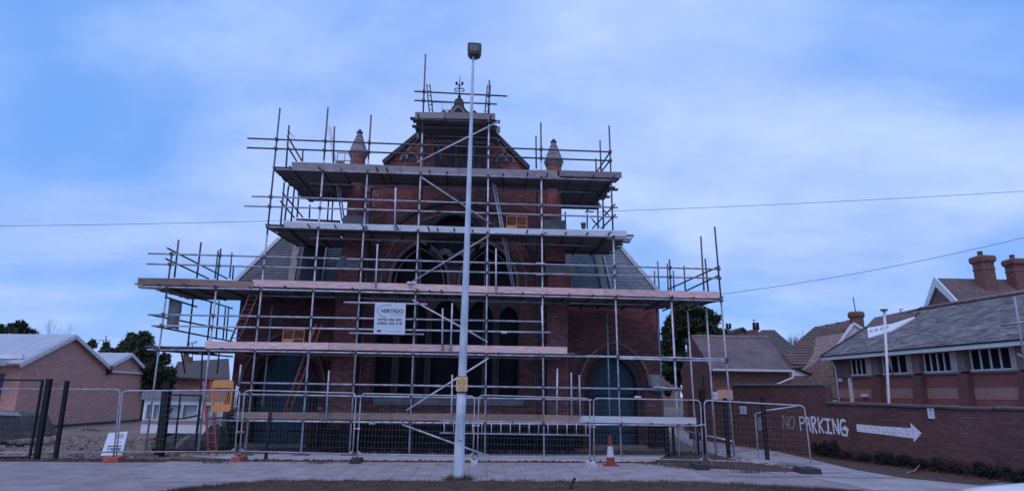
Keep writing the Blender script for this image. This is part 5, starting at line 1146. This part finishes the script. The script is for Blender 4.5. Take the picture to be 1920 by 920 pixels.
# ------------------------------------------------------------------ trapdoor gates on the lifts
def gate(label, x0, y0, x1, y1, Y, m, plate_=True):
    F = FY(Y); a, b = F.px(x0, y1), F.px(x1, y0); rt = thing('ladder_gate', label, 'gate', F.p(a[0], a[1]), 'ladder gates on the scaffold lifts'); um = (a[0]+b[0])/2; t = .022
    mb = MB(); mb.fbox(F, a[0], a[0]+t, a[1], b[1], 0, .03); mb.fbox(F, b[0]-t, b[0], a[1], b[1], 0, .03); mb.fbox(F, a[0]+t, b[0]-t, b[1]-t, b[1], 0, .03); mb.fbox(F, um-t/2, um+t/2, a[1], b[1]-t, 0.002, .028); mb.fbox(F, um, b[0]-t, a[1]+(b[1]-a[1])*.22, a[1]+(b[1]-a[1])*.22+t, 0, .03); obj('frame', mb, M[m], rt)
    if plate_: mb = MB(); mb.fbox(F, a[0]+t, um-t/2, a[1], a[1]+(b[1]-a[1])*.25, .004, .02); obj('kick_plate', mb, M[m], rt)
    mb = MB(); n = 7
    for i in range(1, n*2): u = a[0]+(b[0]-a[0])*i/(n*2); mb.fbox(F, u-.003, u+.003, a[1], b[1], .010, .014)
    obj('mesh_infill', mb, M[m], rt)
gate('orange ladder gate on the first pink-boarded lift left of the red ladder', 529, 617.5, 572, 641, 21.3, 'orange')
gate('orange ladder gate on the pale-boarded lift right of the lamp post', 949, 405.5, 988.5, 428, 21.3, 'orange')
gate('grey ladder gate on the highest lift left of the finial', 810, 192.5, 848, 211, 21.8, 'lead', False)
gate('dull ladder gate on the upper left lift beside the turret cone', 631, 287, 662, 306, 21.9, 'brown_board')

# ------------------------------------------------------------------ amber plastic barrier
Yb_ = 20.75; F = FY(Yb_); c0, c1, c2, c3 = F.px(396.5, 772), F.px(433, 771), F.px(439.5, 712), F.px(400, 712)
rt = thing('plastic_barrier', 'amber plastic barrier gate hung upright at the left scaffold corner', 'barrier', F.p(*c0))
def bil(s, t): a = Vector(c0).lerp(Vector(c1), s); b = Vector(c3).lerp(Vector(c2), s); q = a.lerp(b, t); return (q.x, q.y)
def rr_poly(s0, s1, t0, t1, r, tops): 
    P_ = []
    for (s, t, on, k) in ((s0, t0, 'b' in tops, 0), (s1, t0, 'b' in tops, 1), (s1, t1, 't' in tops, 2), (s0, t1, 't' in tops, 3)):
        if not on: P_.append(bil(s, t)); continue
        cs, ct = s+(r if k in (0, 3) else -r), t+(r*.6 if k in (0, 1) else -r*.6); a0 = (180, 270, 0, 90)[k]
        for i in range(5): a = R(a0+90*i/4); P_.append(bil(cs+r*math.cos(a), ct+r*.6*math.sin(a)))
    return P_
mb = MB(); mb.fprism(F, rr_poly(0, 1, .76, 1, .16, 't'), 0, .06); obj('top_panel', mb, M['yellow'], rt)
mb = MB(); mb.fprism(F, rr_poly(0, 1, 0, .235, .16, 'b'), 0, .06); obj('bottom_panel', mb, M['yellow'], rt)
for s in (0, .93):
    mb = MB(); mb.fprism(F, [bil(s, .23), bil(s+.07, .23), bil(s+.07, .77), bil(s, .77)], 0.003, .057); obj('side_rail', mb, M['yellow'], rt)
for i in range(8): mb = MB(); s = .12+i*.1; mb.fprism(F, [bil(s, .23), bil(s+.02, .23), bil(s+.02, .77), bil(s, .77)], .02, .035); obj('bar', mb, M['yellow'], rt)
for i in range(9): mb = MB(); s = .28+i*.055; mb.fprism(F, [bil(.07, s), bil(.93, s), bil(.93, s+.008), bil(.07, s+.008)], .022, .033); obj('bar', mb, M['yellow'], rt)
rt = thing('tube_bracket', 'pale tubular bracket standing beside the amber barrier', 'bracket', at(446, 772, 20.7)); mb = MB()
mb.path([at(444, 722, 20.7), at(438, 765, 20.7)], .018, 6); mb.path([at(447, 724, 20.7), at(441, 766, 20.7)], .018, 6); mb.path([at(443, 726, 20.7), at(449, 725, 20.7)], .014, 6); mb.path([at(438, 760, 20.7), at(446, 761, 20.7)], .014, 6); obj('tube', mb, M['alu'], rt)
# hanging sheet
F = FY(22.0); rt = thing('hanging_sheet', 'dull grey sheet tied to the far left scaffold rails against the sky', 'sheet', at(326, 615, 22))
mb = MB(); g = 8
rows = [((317.7, 559.5), (341.6, 568)), ((316, 575), (340.5, 583)), ((314, 592), (336, 600)), ((311.7, 613), (335, 618))]
for i, (l, r2) in enumerate(rows):
    for j in range(g+1): s = j/g; p = at(l[0]+(r2[0]-l[0])*s, l[1]+(r2[1]-l[1])*s+math.sin(s*7)*.6*(i == 3), 22.0+.06*math.sin(s*6.5+i*.7)); mb.V.append(p)
for i in range(3):
    for j in range(g): a = i*(g+1)+j; mb.F.append((a, a+g+1, a+g+2, a+1))
sh = obj('cloth', mb, M['sheet'], rt, smooth=True); sm__ = sh.modifiers.new('thickness', 'SOLIDIFY'); sm__.thickness = .006

# ------------------------------------------------------------------ signboard
F = FY(20.86); rt = thing('company_sign', 'square pale VERTIGO scaffold sign fixed to the tubes left of the lamp post', 'sign', F.p(*F.px(731, 626)))
s0, s1, s2, s3 = F.px(700.5, 625.5), F.px(759, 627), F.px(761, 568), F.px(703.5, 567)
mb = MB(); mb.fprism(F, [s0, s1, s2, s3], 0, .012); obj('panel', mb, M['sign'], rt)
L0, L1 = Vector(s0), Vector(s1); U0 = (Vector(s3)-L0); ub_ = (L1-L0)
def sp(a, b): q = L0+ub_*a+U0*b; return q.x, q.y
wS, hS = ub_.length, U0.length
def sgt(tx, a, b, h, w, ink, bold=0): q = sp(a, b); text(tx, F, q[0], q[1], h*hS, .0145, M[ink], rt, w*wS, bold)
sgt('VERTIGO', .56, .68, .125, .74, 'ink', .03); sgt('SCAFFOLD', .72, .60, .055, .38, 'ink_grey')
sgt('07753 455 002', .5, .42, .085, .78, 'ink', .03); sgt('07852 945 518', .5, .30, .085, .80, 'ink', .03)
mb = MB(); q = sp(.19, .655+.0); mb.blob(F.p(*sp(.655, .84), .013), .012, .002, .012, 6, 4); obj('logo_dot', mb, M['ink'], rt)
mb = MB(); pts = [(sp(.42+.34*math.cos(R(a)), .74+.19*math.sin(R(a)))) for a in range(70, 265, 12)]; stroke(F, pts, .016, .0132, mb); obj('logo_arc', mb, M['ink'], rt)
mb = MB(); a, b = sp(.15, .235), sp(.87, .248); mb.fbox(F, a[0], b[0], a[1], b[1], .0122, .0135); obj('print_line', mb, M['ink_grey'], rt)
mb = MB(); a, b = sp(.36, .085), sp(.90, .105); mb.fbox(F, a[0], b[0], a[1], b[1], .0122, .0135); obj('print_line', mb, M['ink_grey'], rt)
mb = MB(); q = sp(.17, .10); mb.fprism(F, [(q[0]+.075*math.cos(a*math.pi/8), q[1]+.034*math.sin(a*math.pi/8)) for a in range(16)], .0122, .0135); obj('logo_oval', mb, M['ink'], rt)

# ================================================================== LAMP POST
FL = FY(15.3); b0 = at(861, 897, 15.3); rt = thing('lamp_post', 'tall pale tapering lamp post standing in the verge before the church', 'street lamp', Vector((b0.x, 15.3, 0)))
prof = [(859.5, 892, 10.5), (862, 860, 9.8), (865.5, 790, 9.2)]
def lp(x, y, Y=15.3): return at(x, y, Y)
mb = MB(); P_ = [(860, 900, 21.5), (861.5, 862, 20.5), (866, 740, 18.3), (867.5, 712, 17.8)]; k = .0134
def taper(P_, mb, n=14):
    b = len(mb.V); m = len(P_)
    for (x, y, w) in P_:
        c = lp(x, y); r = w*.93*(c-CO).dot(CF)/FPX/2
        for i in range(n): a = 2*math.pi*i/n; mb.V.append(Vector((c.x+r*math.cos(a), 15.3+r*math.sin(a), c.z)))
    for i in range(m-1):
        for q in range(n): q2 = (q+1) % n; mb.F.append((b+i*n+q, b+i*n+q2, b+(i+1)*n+q2, b+(i+1)*n+q))
    mb.F.append(tuple(b+(m-1)*n+q for q in range(n))); mb.sm = True
taper([(859.6, 897, 22.5), (860.4, 870, 21.5), (863.5, 790, 19.5), (866.5, 712, 18.3)], mb); obj('base_section', mb, M['post'], rt)
mb = MB(); taper([(866.6, 711, 17.2), (870.5, 600, 15.2), (875, 480, 12.2), (880, 330, 9.3), (883.5, 230, 6.8), (886.5, 130, 5.0), (887.5, 103, 4.6)], mb); obj('shaft', mb, M['post'], rt)
mb = MB(); pc_ = lp(865.5, 712); 
for y in (706, 735): q = lp(866.5, y); mb.lathe(Vector((q.x, 15.3, q.z)), [(.128, -.012), (.128, .012)], 14)
obj('clamp_band', mb, M['iron'], rt)
mb = MB(); q = lp(863, 800); mb.box(q.x-.06, q.x+.06, 15.3-.135, 15.3-.118, q.z-.28, q.z+.28); obj('access_door', mb, M['post'], rt)
FH_ = FY(15.15); mb = MB(); mb.fprism(FH_, FH_.pxs([(877, 81), (880, 79.5), (900, 81), (903, 83), (902, 93), (899, 98), (892, 100.5), (884, 100), (880, 98), (876.5, 93)]), 0, -.34); hd = obj('lantern', mb, M['lantern'], rt)
mb = MB(); mb.fprism(FH_, FH_.pxs([(880, 84), (899, 85.5), (898, 94), (892, 97), (884, 96.5), (880.5, 93)]), .003, .02); obj('bowl', mb, M['lens'], hd)
mb = MB(); q = lp(887.3, 104); mb.lathe(Vector((q.x, 15.3, q.z)), [(.04, 0), (.10, .08)], 10); obj('neck', mb, M['lantern'], hd)
# notice on the post
F = FY(15.3-.15); nt_ = thing('parking_notice', 'small yellow no-stopping notice strapped to the lamp post', 'sign', F.p(*F.px(866, 732)))
n0, n1 = F.px(855, 731.8), F.px(877, 705.8); w, h = n1[0]-n0[0], n1[1]-n0[1]
mb = MB(); mb.fbox(F, n0[0], n1[0], n0[1], n1[1], 0, .008); obj('panel', mb, M['notice'], nt_)
for tx, yy, ww in (('No stopping', .68, .86), ('Mon - Sat', .53, .66), ('7am - 7pm', .38, .72), ('except', .22, .42), ('2 hours', .22, .0), ('while loading', .07, .84)):
    if ww: text(tx, F, n0[0]+w/2, n0[1]+h*yy, h*.085, .0095, M['ink'], nt_, ww*w, .02)
mb = MB(); mb.fprism(F, [(n0[0]+w*.5+.012*math.cos(a), n0[1]+h*.88+.012*math.sin(a)) for a in [i*math.pi/5 for i in range(10)]], .0085, .012); obj('bolt', mb, M['ink'], nt_)

# ================================================================== MESH FENCE PANELS
YF = 19.75
def fence(label, TL, TR, BL, BR, Y0, Y1, feet=True, seed=0, rail=None):
    def q(p, Y): return at(p[0], p[1], Y)
    a, b, c, d = q(TL, Y0), q(TR, Y1), q(BR, Y1), q(BL, Y0); rt = thing('mesh_fence_panel', label, 'fence', (a+c)/2*1 - Vector((0, 0, (a.z+c.z)/2)), 'temporary mesh fence panels across the church front')
    r = .021; ux, uy = (b-a).normalized(), (a-d).normalized(); R_ = .14
    def cr(p, u, v):  # rounded corner
        return [p-u*R_, p-u*R_*.45+v*R_*.09, p-u*R_*.09+v*R_*.45*0-v*-R_*0, p]
    up = uy; tl = [d, d.lerp(a, .5), a-up*R_, a-up*R_*.45+ux*R_*.12, a-up*R_*.12+ux*R_*.45, a+ux*R_]
    trr = [b-ux*R_, b-ux*R_*.45-up*R_*.12, b-up*R_*.45-ux*R_*.12, b-up*R_, c.lerp(b, .5), c]
    mb = MB(); mb.path(tl+trr, r, 8); fr = obj('frame', mb, M['fencetube'], rt)
    mb = MB(); lo0, lo1 = d+up*.12, c+up*.12; mb.path([lo0, lo1], .018, 6); obj('bottom_rail', mb, M['fencetube'], rt)
    mb = MB(); w = (b-a).length; n = int(w/.10)
    for i in range(1, n):
        t = i/n; p0, p1 = lo0.lerp(lo1, t), a.lerp(b, t); mb.path([p0, p1], .0010, 3, caps=False)
    for i in range(1, 10):
        t = i/10; p0, p1 = lo0.lerp(a, t), lo1.lerp(b, t); mb.path([p0, p1], .0010, 3, caps=False)
    mb.sm = False; obj('wire_mesh', mb, M['fencetube'], rt, kind='stuff')
    for p, s in ((d, 1), (c, -1)): mb = MB(); mb.prism([p+up*.13, p+up*.24, p+up*.13+ux*s*.14], (0, .01, 0)); obj('corner_gusset', mb, M['fencetube'], rt)
    return rt
panels = [('mesh fence panel at the far left in front of the brick building', (-120, 728), (226, 729.5), (-135, 856), (213, 855)),
 ('mesh fence panel in front of the white cabin, between two orange feet', (230, 732), (450, 731), (218, 855), (440, 853)),
 ('mesh fence panel right of the amber barrier', (459, 731), (668, 736.5), (449, 853), (661, 858)),
 ('mesh fence panel immediately left of the lamp post', (677, 737), (890, 742), (669, 858), (887, 862)),
 ('mesh fence panel immediately right of the lamp post', (898, 740), (1106, 746.5), (895, 862), (1106, 866)),
 ('mesh fence panel behind the traffic cone', (1113, 746), (1313, 750), (1114, 866), (1319, 870)),
 ('last mesh fence panel at the right end by the drive', (1320, 750), (1508, 760), (1327, 870), (1522, 878))]
for k, (lab, a, b, c, d) in enumerate(panels):
    fence(lab, a, b, c, d, YF+.02*(k % 2), YF+.02*(k % 2)+(.0 if k < 6 else -.5))
mb = MB(); 
for (x, y) in ((451, 809), (669, 803), (893, 797), (1110, 800), (1317, 796), (669, 742)):
    p = at(x, y, YF-.02); rt = thing('fence_clamp', 'small steel clamp joining two mesh fence panels', 'clamp', p, 'clamps joining the mesh fence panels'); rt['label'] = {451: 'clamp on the panel joint under the amber barrier', 669: ('upper' if y == 742 else 'lower')+' clamp on the panel joint left of the lamp post', 893: 'clamp on the panel joint just right of the lamp post', 1110: 'clamp on the panel joint left of the traffic cone', 1317: 'clamp on the joint between the last two panels'}[x]
    m_ = MB(); m_.box(p.x-.1, p.x+.1, p.y-.02, p.y+.04, p.z-.02, p.z+.02); obj('bar', m_, M['tube'], rt)
    m_ = MB(); m_.path([p+Vector((0, -.05, 0)), p+Vector((0, .06, 0))], .015, 6); obj('bolt', m_, M['iron'], rt)
def foot(label, x, y, w, h, m, ang=0):
    g = G(x, y); L = w*.0172; Hh = .14; rt = thing('ballast_block', label, 'block', g, 'blocks under the mesh fence panels'); c, s = math.cos(ang), math.sin(ang)
    ux = Vector((c, s, 0)); uy = Vector((-s, c, 0)); mb = MB(); half = L/2
    mb.prism([g-ux*half, g+ux*half, g+ux*(half-.03)+Vector((0, 0, Hh)), g-ux*(half-.03)+Vector((0, 0, Hh))], uy*.62)
    mb.prism([g-ux*(half*.5)+uy*-.012+Vector((0, 0, .03)), g+ux*(half*.5)+uy*-.012+Vector((0, 0, .03)), g+ux*(half*.4)+uy*-.012+Vector((0, 0, .10)), g-ux*(half*.4)+uy*-.012+Vector((0, 0, .10))], uy*.01)
    obj('block', mb, M[m], rt)
    mb = MB(); mb.lathe(g+uy*.3+Vector((0, 0, Hh)), [(.035, -.01), (.035, .03)], 8); obj('socket', mb, M['iron'], rt)
foot('orange-red foot block at the leaning white board', 205, 867, 24, 12, 'red_foot', .2); foot('orange-red foot block left of the lamp post bay, under the amber barrier', 440, 866.5, 17, 10, 'red_foot')
foot('dark foot block under the joint two panels left of the lamp post', 664, 870, 18, 10, 'conc_foot'); foot('white foot block just right of the lamp post', 889, 874, 13, 11, 'white_foot')
foot('white foot block left of the traffic cone', 1111, 877, 15, 12, 'white_foot'); foot('dark foot block between the last two panels', 1319, 881, 22, 10, 'conc_foot'); foot('dark foot block at the free right end of the fence', 1523, 889, 30, 12, 'conc_foot', -.12)
# second, inner mesh frame behind the last panel and low rail
F = FY(20.6); rt = thing('leaning_gate_frame', 'thin grey gate frame leaning behind the last fence panel', 'gate frame', at(1430, 868, 20.6)); mb = MB()
mb.path([at(1423, 868, 20.6), at(1416, 775, 20.6), at(1440, 768.5, 20.3), at(1494, 761, 20.0)], .02, 6); obj('frame', mb, M['tube'], rt)
rt = thing('low_rail', 'low pale rail sloping beside the drive behind the fence', 'rail', at(1350, 850, 22)); mb = MB(); mb.path([at(1288, 808, 24.5), at(1330, 817, 23.5), at(1376, 827, 22.3)], .03, 6); obj('rail', mb, M['tube'], rt)
for (x, y, Y) in ((1300, 811, 24.2), (1374, 826.5, 22.4)): p = at(x, y, Y); m_ = MB(); m_.path([p, Vector((p.x, p.y, 0))], .025, 6); obj('post', m_, M['tubedark'], rt)

# ------------------------------------------------------------------ black posts and gates
def bpost(label, x0, y0, x1, y1, w, Y, cat='post'):
    a, b = at(x0, y0, Y), at(x1, y1, Y); b.z = min(b.z, 0); rt = thing('black_post', label, cat, b); hw = w*(a-CO).dot(CF)/FPX/2
    mb = MB(); mb.prism([a+Vector((-hw, 0, 0)), a+Vector((hw, 0, 0)), b+Vector((hw, 0, 0)), b+Vector((-hw, 0, 0))], (0, hw*2, 0)); obj('post', mb, M['black'], rt)
    mb = MB(); mb.prism([a+Vector((-hw*1.15, -hw*.15, 0)), a+Vector((hw*1.15, -hw*.15, 0)), a+Vector((hw*1.15, -hw*.15, .02)), a+Vector((-hw*1.15, -hw*.15, .02))], (0, hw*2.3, 0)); obj('cap', mb, M['black'], rt)
bpost('thick black steel gate post at the left beside the gate frame', 90, 711, 65.5, 862, 8, 19.4)
bpost('slimmer black post right of the thick gate post at the left', 124, 714.5, 101.5, 862, 6, 19.4)
bpost('very thick black post in front of the white cabin', 312, 716, 296, 850, 13, 20.3)
bpost('dark rusty post standing before the bottom lift left of centre', 506, 774, 497, 864, 5, 19.9)
bpost('black post behind the joint of the last two fence panels', 1318, 731, 1322, 838, 9, 22)
bpost('black post just inside the last fence panel', 1360, 747, 1368, 859, 6, 20.9)
bpost('leaning black post in the last fence panel beside the narrow notice', 1431, 745, 1441, 868, 6, 20.2)
bpost('black post under the right end of the bottom lift', 1250, 800, 1254, 858, 8, 20.9)
for (x, y0, y1, w) in ((1262, 801, 858, 4), (1308, 812, 852, 5)): bpost('thin black post under the right end of the bottom lift' if x == 1262 else 'thin black post just left of the last panel joint', x, y0, x+3, y1, w, 21.6)
def bgate(label, mem, Y, w):
    rt = thing('black_gate', label, 'gate', at(*mem[0][2:4], Y)); 
    for (x0, y0, x1, y1, ww) in mem:
        a, b = at(x0, y0, Y), at(x1, y1, Y); mb = MB(); mb.path([a, b], ww*(a-CO).dot(CF)/FPX/2, 4); mb.sm = False; obj('bar', mb, M['black'], rt, smooth=False)
bgate('black square-section gate frame at the far left edge', [(80, 712.5, 56, 854, 5), (-30, 711.5, 81, 712.5, 4.5), (-40, 857, 57, 856, 4)], 19.5, 4)
bgate('black gate frame with slack rails in front of the cabin', [(339, 737, 327, 838, 3.5), (377, 740, 366, 838, 5), (314, 706, 385, 712, 3), (317, 740, 378, 741, 4), (310, 785, 345, 784, 4), (345, 784, 376, 777, 4), (316, 776, 323, 766, 3), (316, 766, 324, 766, 3)], 20.2, 4)
# dark tarpaulin heap under the cabin front
rt = thing('tarpaulin_heap', 'dark tarpaulin heap behind the black gate below the cabin', 'tarpaulin', at(350, 850, 21.8)); mb = MB(); rq = random.Random(5); c = at(352, 850, 22.3); c.z = 0
mb.blob(c+Vector((-.1, .2, .1)), 1.15, .7, .42, 18, 8, .12, rq); mb.blob(c+Vector((.75, .4, .2)), .6, .5, .6, 12, 7, .12, rq); obj('sheet', mb, M['tarp'], rt, smooth=False)
mb = MB(); mb.prism([at(327, 838, 21.5), at(334, 827, 21.5), at(352, 815, 21.5), at(356, 817, 21.5), at(338, 832, 21.5), at(331, 840, 21.5)], (0, .05, .02)); obj('folded_edge', mb, M['stone'], rt)

# ------------------------------------------------------------------ leaning white board, traffic cone, stake
c0, c1, c2, c3 = at(189, 854, 19.9), at(229, 853, 19.9), at(240, 808.5, 20.45), at(204, 811.5, 20.45)
rt = thing('site_board', 'white printed site board leaning behind the left fence foot', 'sign', c0); u = (c1-c0); v = (c3-c0); FBd = Fr(c0, u, v - u.normalized()*v.dot(u.normalized()))
pts = [FBd.px(*p) for p in ((189, 854), (229, 853), (240, 808.5), (204, 811.5))]
mb = MB(); mb.fprism(FBd, pts, 0, .015); obj('panel', mb, M['sign'], rt)
for (xa, xb, y, h, ink) in ((217, 229, 829, 1.6, 'ink_grey'), (202, 228, 836.5, 2.2, 'ink'), (201, 206, 841, 4, 'ink_grey'), (207, 226, 841.5, 3.2, 'ink'), (199, 204, 847, 3, 'ink'), (206, 224, 847.5, 2.6, 'ink'), (218, 232, 818, 9, 'lead')):
    q = [FBd.px(*p) for p in ((xa, y+h/2), (xb, y+h/2-.5), (xb+.8, y-h/2-.5), (xa+.8, y-h/2))]; mb = MB(); mb.fprism(FBd, q, .0152, .017); obj('print_block', mb, M[ink], rt)
g = G(1145, 873); rt = thing('traffic_cone', 'orange and white traffic cone with grubby base in front of the fence', 'cone', g)
mb = MB(); mb.lathe(g, [(.30, 0), (.30, .03), (.17, .05)], 4); obj('base', mb, M['cone'], rt, smooth=False)
for (z0_, z1_, m_, nm) in ((.045, .24, 'cone', 'lower_cone'), (.24, .54, 'conewhite', 'reflective_sleeve'), (.54, .82, 'cone', 'upper_cone')):
    f = lambda z: .135-.105*(z/.82); mb = MB(); e = .003 if m_ == 'conewhite' else 0; mb.lathe(g, [(f(z0_)+e, z0_+e), (f(z1_)+e, z1_-e)], 16); obj(nm, mb, M[m_], rt)
rt = thing('black_stake', 'short black stake sticking up from the verge at the bottom edge', 'stake', at(1064, 924, 13.3)); a, b = at(1077, 897, 13.6), at(1061, 930, 13.3); mb = MB(); mb.path([a, b+(b-a)*.3], .028, 8); obj('shaft', mb, M['black'], rt)
mb = MB(); mb.blob(a, .035, .035, .03, 8, 5); obj('cap', mb, M['black'], rt)
# weeds at the post foot
mb = MB(); r_ = random.Random(8); 
for k in range(420):
    a = r_.uniform(0, 6.28); d = .12+abs(r_.gauss(0, .14)); p = Vector((b0.x+math.cos(a)*d, 15.25+math.sin(a)*d*.6, .01)); h = r_.uniform(.04, .16); w = .006
    mb.tri(p+Vector((-w, 0, 0)), p+Vector((w, 0, 0)), p+Vector((r_.uniform(-.06, .06), r_.uniform(-.05, .05), h)))
for x, y in ((1470, 868), (1240, 866), (1262, 869), (1290, 872), (1400, 880), (1220, 864), (600, 863), (400, 862), (165, 800), (180, 802), (1350, 872)):
    g = G(x, y+6)
    for k in range(120): p = g+Vector((r_.gauss(0, .22), r_.gauss(0, .12), .01)); h = r_.uniform(.03, .13); mb.tri(p+Vector((-.006, 0, 0)), p+Vector((.006, 0, 0)), p+Vector((r_.uniform(-.06, .06), r_.uniform(-.05, .05), h)))
obj('weed_tufts', mb, M['grass'], kind='stuff', cat='weeds', label='tufts of weeds round the lamp post foot and along the fence line')

# ------------------------------------------------------------------ pigeons
def pigeon(label, x, y, Y, face, s=1.0):
    p = at(x, y, Y); rt = thing('pigeon', label, 'bird', p, 'pigeons perched on the scaffold'); f = Vector((face, 0, 0)); 
    mb = MB(); n = 9
    prof = [(-.19, .0, .008, -.10), (-.12, .0, .035, -.04), (-.05, 0, .062, .03), (.02, 0, .07, .10), (.06, 0, .052, .155), (.085, 0, .032, .19), (.10, 0, .034, .215), (.115, 0, .026, .235), (.125, 0, .006, .25)]
    P_ = []
    for (fx, _, r, z) in prof: P_.append((p+Vector((face*fx*s, 0, (z+.04)*s)), r*s))
    b = len(mb.V)
    for c, r in P_:
        for k in range(n): a = 2*math.pi*k/n; mb.V.append(c+Vector((math.cos(a)*r*.75*face, math.sin(a)*r, math.cos(a)*r*.6)))
    for i in range(len(P_)-1):
        for k in range(n): k2 = (k+1) % n; mb.F.append((b+i*n+k, b+i*n+k2, b+(i+1)*n+k2, b+(i+1)*n+k) if face > 0 else (b+i*n+k2, b+i*n+k, b+(i+1)*n+k, b+(i+1)*n+k2))
    mb.sm = True; obj('body', mb, M['pigeon'], rt)
    mb = MB(); h = p+Vector((face*.12*s, 0, .25*s)); mb.path([h, h+Vector((face*.035*s, 0, -.01))], .008, 5, .002); obj('beak', mb, M['iron'], rt)
    mb = MB()
    for q in (-.02, .02): mb.path([p+Vector((0, q, .03)), p+Vector((0, q, -.01))], .005, 4)
    obj('legs', mb, M['iron'], rt)
pigeon('pigeon perched on the top left guard rail facing left', 546, 260, 21, -1, 1.15)
pigeon('pigeon perched on the right return rail beside the pale boards', 1136, 404, 21.6, -1, 1.0)
pigeon('pigeon crouching low by the right end of the pale-boarded lift', 1116, 424, 22.6, -1, 1.15)
rt = thing('bucket', 'small dark bucket on the pale-boarded lift between turret and pigeons', 'bucket', at(1094, 428, 22)); q = at(1094, 428.5, 22); mb = MB(); mb.lathe(q, [(.07, 0), (.10, .19), (.105, .2)], 10); obj('body', mb, M['tubedark'], rt)
mb = MB(); mb.path([q+Vector((-.1, 0, .19)), q+Vector((-.05, 0, .26)), q+Vector((.05, 0, .26)), q+Vector((.1, 0, .19))], .006, 4); obj('handle', mb, M['iron'], rt)
rt = thing('rag', 'white rag knotted where the brace meets the pink-boarded lift', 'rag', at(772, 531, 20.8)); mb = MB(); rq = random.Random(3); mb.blob(at(767, 530, 20.8), .08, .05, .045, 8, 5, .3, rq); mb.blob(at(776, 530, 20.8), .09, .05, .035, 8, 5, .3, rq); obj('cloth', mb, M['white'], rt, smooth=False)

# ------------------------------------------------------------------ overhead cables
def cable(label, a, Ya, b, Yb, sag):
    A, B_ = at(*a, Ya), at(*b, Yb); rt = thing('overhead_cable', label, 'cable', A); mb = MB(); n = 24
    mb.path([A.lerp(B_, i/n)-Vector((0, 0, sag*4*(i/n)*(1-i/n))) for i in range(n+1)], .013, 4, caps=False); mb.sm = False; obj('wire', mb, M['cable'], rt)
cable('thin cable crossing the sky at the left behind the scaffold', (-60, 424), 34, (560, 412.5), 34, .05)
cable('thin cable crossing the sky high on the right', (1100, 397.5), 34, (1990, 354), 30, .10)
cable('lower thin cable rising to the right above the houses', (1352, 551), 30, (1990, 428), 24, .25)

# ------------------------------------------------------------------ parked car (only its roof edge reaches the picture)
car = thing('parked_car', 'white car whose roof edge just shows at the bottom right corner', 'car', (0, 0, 0))
T = atz(1935, 903.5, 1.42); cx0 = T.x-1.02; cyc = T.y-.40
car.location = (cx0+1.6, cyc, 0)
sec = [(-1.25, .30, .62), (-1.2, .30, .80), (-.3, .22, .92), (.0, .2, .95), (2.6, .2, .98), (3.0, .25, .92), (3.1, .3, .7)]
mb = MB(); n = 0; rings_ = []
for (x, z0_, z1_) in sec:
    wy = .84 if -.9 < x < 2.9 else .74; rings_.append([Vector((cx0+x, cyc+sy*wy*f, z)) for (sy, f, z) in ((-1, .96, z0_), (-1, 1.0, (z0_+z1_)/2), (-1, .93, z1_), (1, .93, z1_), (1, 1.0, (z0_+z1_)/2), (1, .96, z0_))])
def loft(mb, rg):
    b = len(mb.V); m = len(rg[0])
    for r in rg: mb.V += r
    for i in range(len(rg)-1):
        for k in range(m): k2 = (k+1) % m; mb.F.append((b+i*m+k, b+i*m+k2, b+(i+1)*m+k2, b+(i+1)*m+k))
    mb.F.append(tuple(b+k for k in reversed(range(m)))); mb.F.append(tuple(b+(len(rg)-1)*m+k for k in range(m)))
loft(mb, rings_); body = obj('body', mb, M['carpaint'], car, smooth=True); bv = body.modifiers.new('bevel', 'BEVEL'); bv.width = .04; bv.segments = 3
cab = [(-.2, .96, .74, .90), (.45, 1.30, .62, 1.27), (.75, 1.39, .60, 1.36), (1.1, 1.42, .60, 1.39), (1.9, 1.41, .60, 1.38), (2.4, 1.33, .58, 1.30), (2.95, .97, .72, .93)]
mb = MB(); loft(mb, [[Vector((cx0+x, cyc-w-.1, .88)), Vector((cx0+x, cyc-w, z2)), Vector((cx0+x, cyc-w*.7, z)), Vector((cx0+x, cyc+w*.7, z)), Vector((cx0+x, cyc+w, z2)), Vector((cx0+x, cyc+w+.1, .88))] for x, z, w, z2 in cab])
rf = obj('cabin_roof', mb, M['carpaint'], car, smooth=True); sbd = rf.modifiers.new('bevel', 'BEVEL'); sbd.width = .05; sbd.segments = 3
for s in (-1, 1):
    for a, b in ((.25, 1.15), (1.22, 2.3)):
        m_ = MB(); y0_ = cyc+s*.735; q = [Vector((cx0+a+(.2 if a < 1 else 0), y0_, .98)), Vector((cx0+b, y0_, .98)), Vector((cx0+b-(.0 if a < 1 else .1), cyc+s*.66, 1.26)), Vector((cx0+a+(.45 if a < 1 else 0), cyc+s*.66, 1.24))]; m_.prism(q, (0, s*.02, .004)); obj('side_window', m_, M['glass'], car)
    for x in (-.55, 2.2):
        m_ = MB(); m_.path([Vector((cx0+x, cyc+s*.66, .31)), Vector((cx0+x, cyc+s*.87, .31))], .31, 20); wl = obj('tyre', m_, M['rubber'], car); m_ = MB(); m_.path([Vector((cx0+x, cyc+s*.80, .31)), Vector((cx0+x, cyc+s*.885, .31))], .19, 14); obj('rim', m_, M['alu'], wl)
    m_ = MB(); m_.box(cx0-1.27, cx0-1.15, cyc+s*.6-.14, cyc+s*.6+.14, .62, .74); obj('headlight', m_, M['lens'], car)
m_ = MB(); m_.prism([Vector((cx0-.12, cyc-.62, 1.0)), Vector((cx0-.12, cyc+.62, 1.0)), Vector((cx0+.42, cyc+.52, 1.31)), Vector((cx0+.42, cyc-.52, 1.31))], (-.012, 0, .02)); obj('windscreen', m_, M['glass'], car)
for o_ in bpy.data.objects:
    if o_.type == 'MESH' and o_.name.startswith(('body', 'cabin_roof')) and o_.modifiers: pass
